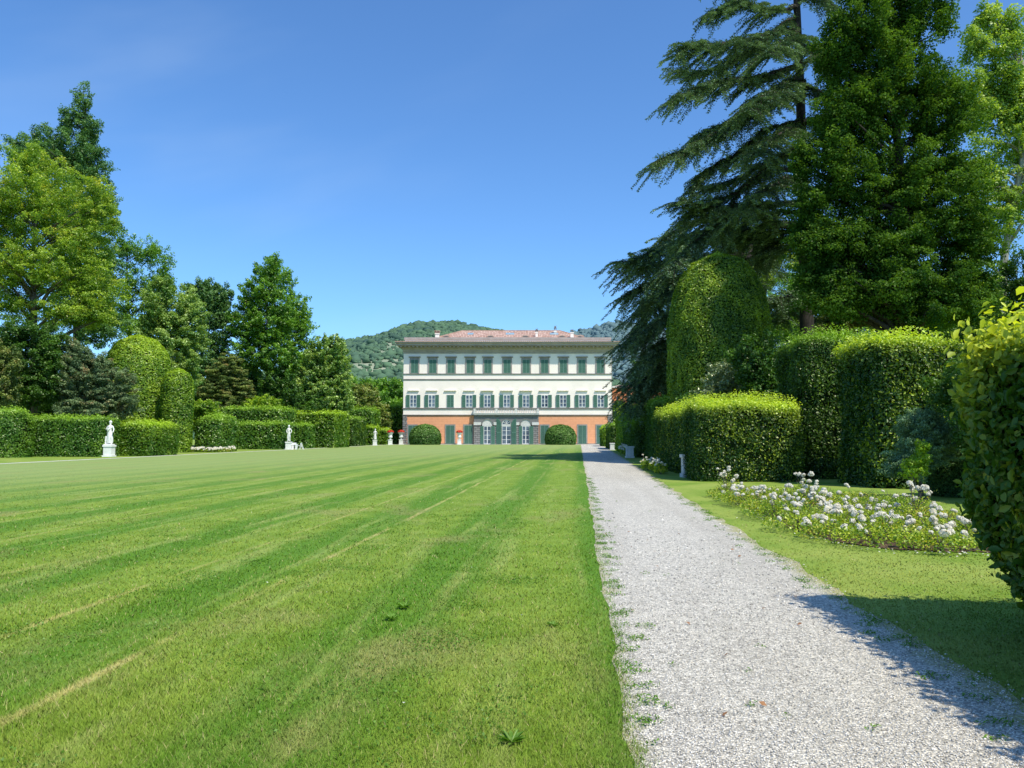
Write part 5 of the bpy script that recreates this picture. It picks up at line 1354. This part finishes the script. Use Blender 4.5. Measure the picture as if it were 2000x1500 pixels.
# ================================================================== rose beds
RB = [(5.55, 20.6), (5.15, 17.5), (4.80, 14.5), (4.75, 12.1), (5.2, 11.1), (6.3, 10.75), (7.6, 11.2), (8.6, 12.6), (9.2, 14.8), (8.4, 17.5), (7.2, 19.8), (6.3, 21.0)]
def inside_poly(x, y, poly):
    c = False; n = len(poly)
    for i in range(n):
        x1, y1 = poly[i]; x2, y2 = poly[i-1]
        if (y1 > y) != (y2 > y) and x < (x2-x1)*(y-y1)/(y2-y1)+x1: c = not c
    return c
def smooth_poly(poly, k=5, amp=.06):
    o_ = []; n = len(poly); p = np.array(poly)
    for i in range(n):
        p0, p1, p2, p3 = p[i-1], p[i], p[(i+1) % n], p[(i+2) % n]
        for t in np.linspace(0, 1, k, endpoint=False):
            o_.append(.5*((2*p1)+(-p0+p2)*t+(2*p0-5*p1+4*p2-p3)*t*t+(-p0+3*p1-3*p2+p3)*t**3)+R.normal(size=2)*amp)
    return [tuple(q) for q in o_]
bed = sheet('flower_bed_soil', smooth_poly([(6.9+(x-6.9)*.93, 15+(y-15)*.95) for x, y in RB]), .012, M['soil'])
M['roseleaf'] = leaf_mat('rose_leaves', (.06, .13, .014), (.34, .40, .05), (.34, .26, .06), .35, .06)
BLOOMS = []
for _ in range(6):
    nb_ = int(R.integers(1, 4)); Cs = []; Ns = []
    for j in range(nb_):
        c = np.array([R.normal()*.028, R.normal()*.028, R.normal()*.012]) if nb_ > 1 else np.zeros(3)
        u = unit(R.normal(size=(22, 3))); u[:, 2] = np.abs(u[:, 2])*.8; Cs.append(c+u*.03); Ns.append(unit(u+R.normal(size=(22, 3))*.3))
    V, Fq, rp_ = leaves_geo(np.concatenate(Cs), np.concatenate(Ns), .052, .050, fold=.2)
    BLOOMS.append(mesh_np('bloom', V, Fq, M['petal']))
def rose_bush(x, y, r, h, label, group, nl, nf, L=.045, fr=.055, nstem=9):
    o = thing('rose_bush', label, 'rose bush', (x, y, 0), group)
    n = nl; a = R.uniform(0, 6.28, n); q = R.uniform(0, 1, n)**.55*r; sh = wob(np.stack([np.cos(a)*q, np.sin(a)*q, a*0], 1), 6, int(x*100) % 97)
    z = h*(.15+.85*R.uniform(0, 1, n)**.7)*(1-.35*(q/r)**2)*(1+.18*sh)
    C = np.stack([x+q*np.cos(a), y+q*np.sin(a), np.maximum(z, .02)], 1)
    foliage_part('leaves', C, unit(R.normal(size=(n, 3))*.6+np.array([0, 0, .8])), L, L*.62, M['roseleaf'], o)
    mb = MB(); tips = []
    for _ in range(nstem):
        an = R.uniform(0, 6.28); rr = R.uniform(.2, .9)*r; hh = h*R.uniform(.7, 1.25)
        t = (x+rr*math.cos(an), y+rr*math.sin(an), hh); mb.tube([(x+R.normal()*.04, y+R.normal()*.04, 0), ((x+t[0])/2, (y+t[1])/2, hh*.6), t], [.008, .006, .004], 4); tips.append(t)
    mb.build('stems', M['bark'], o)
    if not fr > .07:
        for k in range(nf):
            if k < len(tips): c = np.array(tips[k])
            else:
                an = R.uniform(0, 6.28); q = R.uniform(0, 1)**.6*r; c = np.array([x+q*math.cos(an), y+q*math.sin(an), h*(1.05-.35*(q/r)**2)*R.uniform(.8, 1.12)])
            bo = link('bloom', BLOOMS[int(R.integers(0, 6))], o); bo.location = tuple(c-np.array([x, y, 0])); sc_ = R.uniform(.7, 1.3); bo.scale = (sc_, sc_, sc_)
            bo.rotation_euler = (R.normal()*.4, R.normal()*.4, R.uniform(0, 6.28))
        return o
    Cs = []; Ns = []; Ls = []
    for k in range(nf):
        if k < len(tips): c = np.array(tips[k])
        else:
            an = R.uniform(0, 6.28); q = R.uniform(0, 1)**.6*r; c = np.array([x+q*math.cos(an), y+q*math.sin(an), h*(1.05-.35*(q/r)**2)*R.uniform(.8, 1.12)])
        f = fr*R.uniform(.65, 1.25); m = 14; u = unit(R.normal(size=(m, 3))); u[:, 2] = np.abs(u[:, 2])*.8
        Cs.append(c+u*f*.45); Ns.append(unit(u+R.normal(size=(m, 3))*.3)); Ls.append(np.full(m, f*1.05))
    if Cs:
        Cs = np.concatenate(Cs); V, Fq, rep = leaves_geo(Cs, np.concatenate(Ns), np.concatenate(Ls), np.concatenate(Ls)*.95, fold=.2)
        part_np('blooms', V, Fq, M['petal'], o)
    return o
pts = []
tries = 0
while len(pts) < 60 and tries < 9000:
    tries += 1; x, y = R.uniform(4.7, 9.2), R.uniform(10.8, 20.9)
    if inside_poly(x, y, RB) and all((x-a)**2+(y-b)**2 > .62**2 for a, b in pts):
        if x > 7.9+.12*(y-14) or (y < 16 and x > 7.6): continue
        pts.append((x, y))
pts.sort(key=lambda p: p[1])
for i, (x, y) in enumerate(pts):
    many = x < 7.2
    rose_bush(x, y, R.uniform(.46, .64), R.uniform(.26, .40), 'low white-flowering rose bush in the big bed below the tall right hedges', 'rose bushes in the big bed on the right',
              950, int(R.uniform(1, 9)) if many else int(R.uniform(1, 5)))
for x, y, h in ((5.62, 20.7, .62), (8.35, 13.0, .78), (7.35, 12.3, .6), (6.6, 17.8, .62), (7.2, 14.2, .66)):
    rose_bush(x, y, .3, h, 'low white-flowering rose bush in the big bed below the tall right hedges', 'rose bushes in the big bed on the right', 260, 9)
# fallen petals around the bed
n = 330; an = R.uniform(0, 1, n); pp = []
sp = smooth_poly(RB, 12, .0)
for k in range(n):
    q = sp[int(an[k]*len(sp)) % len(sp)]; d = abs(R.normal())*.22
    cx, cy = q[0]-6.9, q[1]-15; l = math.hypot(cx, cy); pp.append((q[0]+cx/l*(d-.1), q[1]+cy/l*(d-.1), .03))
pp = np.array([p for p in pp if p[0] < 7.6])
V, Fq, rep = leaves_geo(pp, unit(R.normal(size=pp.shape)*.35+np.array([0, 0, 1])), .035, .03)
o = link('fallen_petals', mesh_np('fallen_petals', V, Fq, M['petal'])); o['kind'] = 'stuff'; o['label'] = 'white petals fallen on the grass edge of the big rose bed'; o['category'] = 'petals'
# drip hose along the bed edge
mb = MB(); mb.tube([(5.35, 11.35, .03), (5.9, 11.05, .035), (6.6, 11.0, .03), (7.3, 11.2, .035), (8.0, 11.7, .03)], [.012]*5, 6)
hs = mb.build('drip_hose', M['bark'], None, True, origin=(5.35, 11.35, 0)); hs['label'] = 'thin grey drip hose on the soil along the near edge of the big rose bed'; hs['category'] = 'hose'
# far rose strips
def strip_roses(px0, px1, Y0, Y1, n, label, group, r=.5, h=.42, nf=16, f=.15):
    for i in range(n):
        t = (i+.5)/n; Y = Y0*(1-t)+Y1*t; x = ((px0*(1-t)+px1*t)-1000)/F*Y
        rose_bush(x+R.normal()*.08, Y+R.normal()*.15, r, h*R.uniform(.8, 1.15), label, group, 110, nf, L=.15, fr=f*R.uniform(.8, 1.1), nstem=3)
strip_roses(310, 456, 75.5, 77.5, 13, 'low white rose bush in the flower strip before the domed trees on the left', 'white roses in the nearer left strip')
strip_roses(606, 682, 115, 122, 9, 'low white rose bush in the far flower strip right of the stone bench', 'white roses in the farther left strip', r=.6, f=.2)
strip_roses(1262, 1290, 38, 32.5, 7, 'straggly white rose bush beside the path at the hedge corner', 'white roses beside the middle of the path', r=.28, h=.5, nf=7, f=.075)
strip_roses(1215, 1224, 66, 60, 3, 'small white rose bush beside the far part of the path', 'white roses beside the far part of the path', r=.35, h=.8, nf=10, f=.12)

# small weeds and daisies in the near lawn
def rosette(x, y, r, label):
    o = thing('weed', label, 'weed', (x, y, 0), 'leafy weeds in the near lawn')
    n = 26; a = R.uniform(0, 6.28, n); d = np.stack([np.cos(a), np.sin(a), R.uniform(.25, .9, n)], 1); d = unit(d)
    C = np.array([x, y, .01])+d*r*.5
    V, Fq, rep = leaves_geo(C, unit(np.cross(d, np.cross(np.array([0, 0, 1.]), d))), r, r*.2, D=d, six=True)
    part_np('leaves', V, Fq, M['clover'], o, np.repeat(R.uniform(.4, 1, n), rep))
for px, py, r, lab in ((1000, 1455, .085, 'leafy green weed rosette near the bottom of the lawn beside the path'), (790, 1190, .09, 'pale weed tuft in the middle of the lawn'), (765, 1213, .08, 'weed tuft just left of the pale one in the lawn'), (1080, 1225, .06, 'small weed tuft in the lawn near the path edge')):
    g = G(px, py); rosette(g[0], g[1], r, lab)
sp = []
for _ in range(60):
    b = R.uniform(3.5, 34); a = R.uniform(-16, -.2)*min(1, b/14); sp.append((*g2w(a, b), .03))
sp = np.array(sp); V, Fq, rep = leaves_geo(sp, unit(R.normal(size=sp.shape)*.3+np.array([0, 0, 1])), .022, .018)
o = link('daisies', mesh_np('daisies', V, Fq, M['petal'])); o['kind'] = 'stuff'; o['label'] = 'tiny white daisies and petals dotted over the lawn'; o['category'] = 'daisies'
sp = np.array([(*g2w(R.uniform(.3, 2.45), b), .025) for b in R.uniform(3.5, 14, 26)])
V, Fq, rep = leaves_geo(sp, unit(R.normal(size=sp.shape)*.3+np.array([0, 0, 1])), .05, .03)
M['dryleaf'] = simple('dry_leaf_brown', (.30, .15, .07), .8, .2, .3, 9)
o = link('fallen_leaves', mesh_np('fallen_leaves', V, Fq, M['dryleaf'])); o['kind'] = 'stuff'; o['label'] = 'dry brown leaves scattered on the gravel path'; o['category'] = 'leaves'
print('LEAVES', LEAFTOTAL[0])
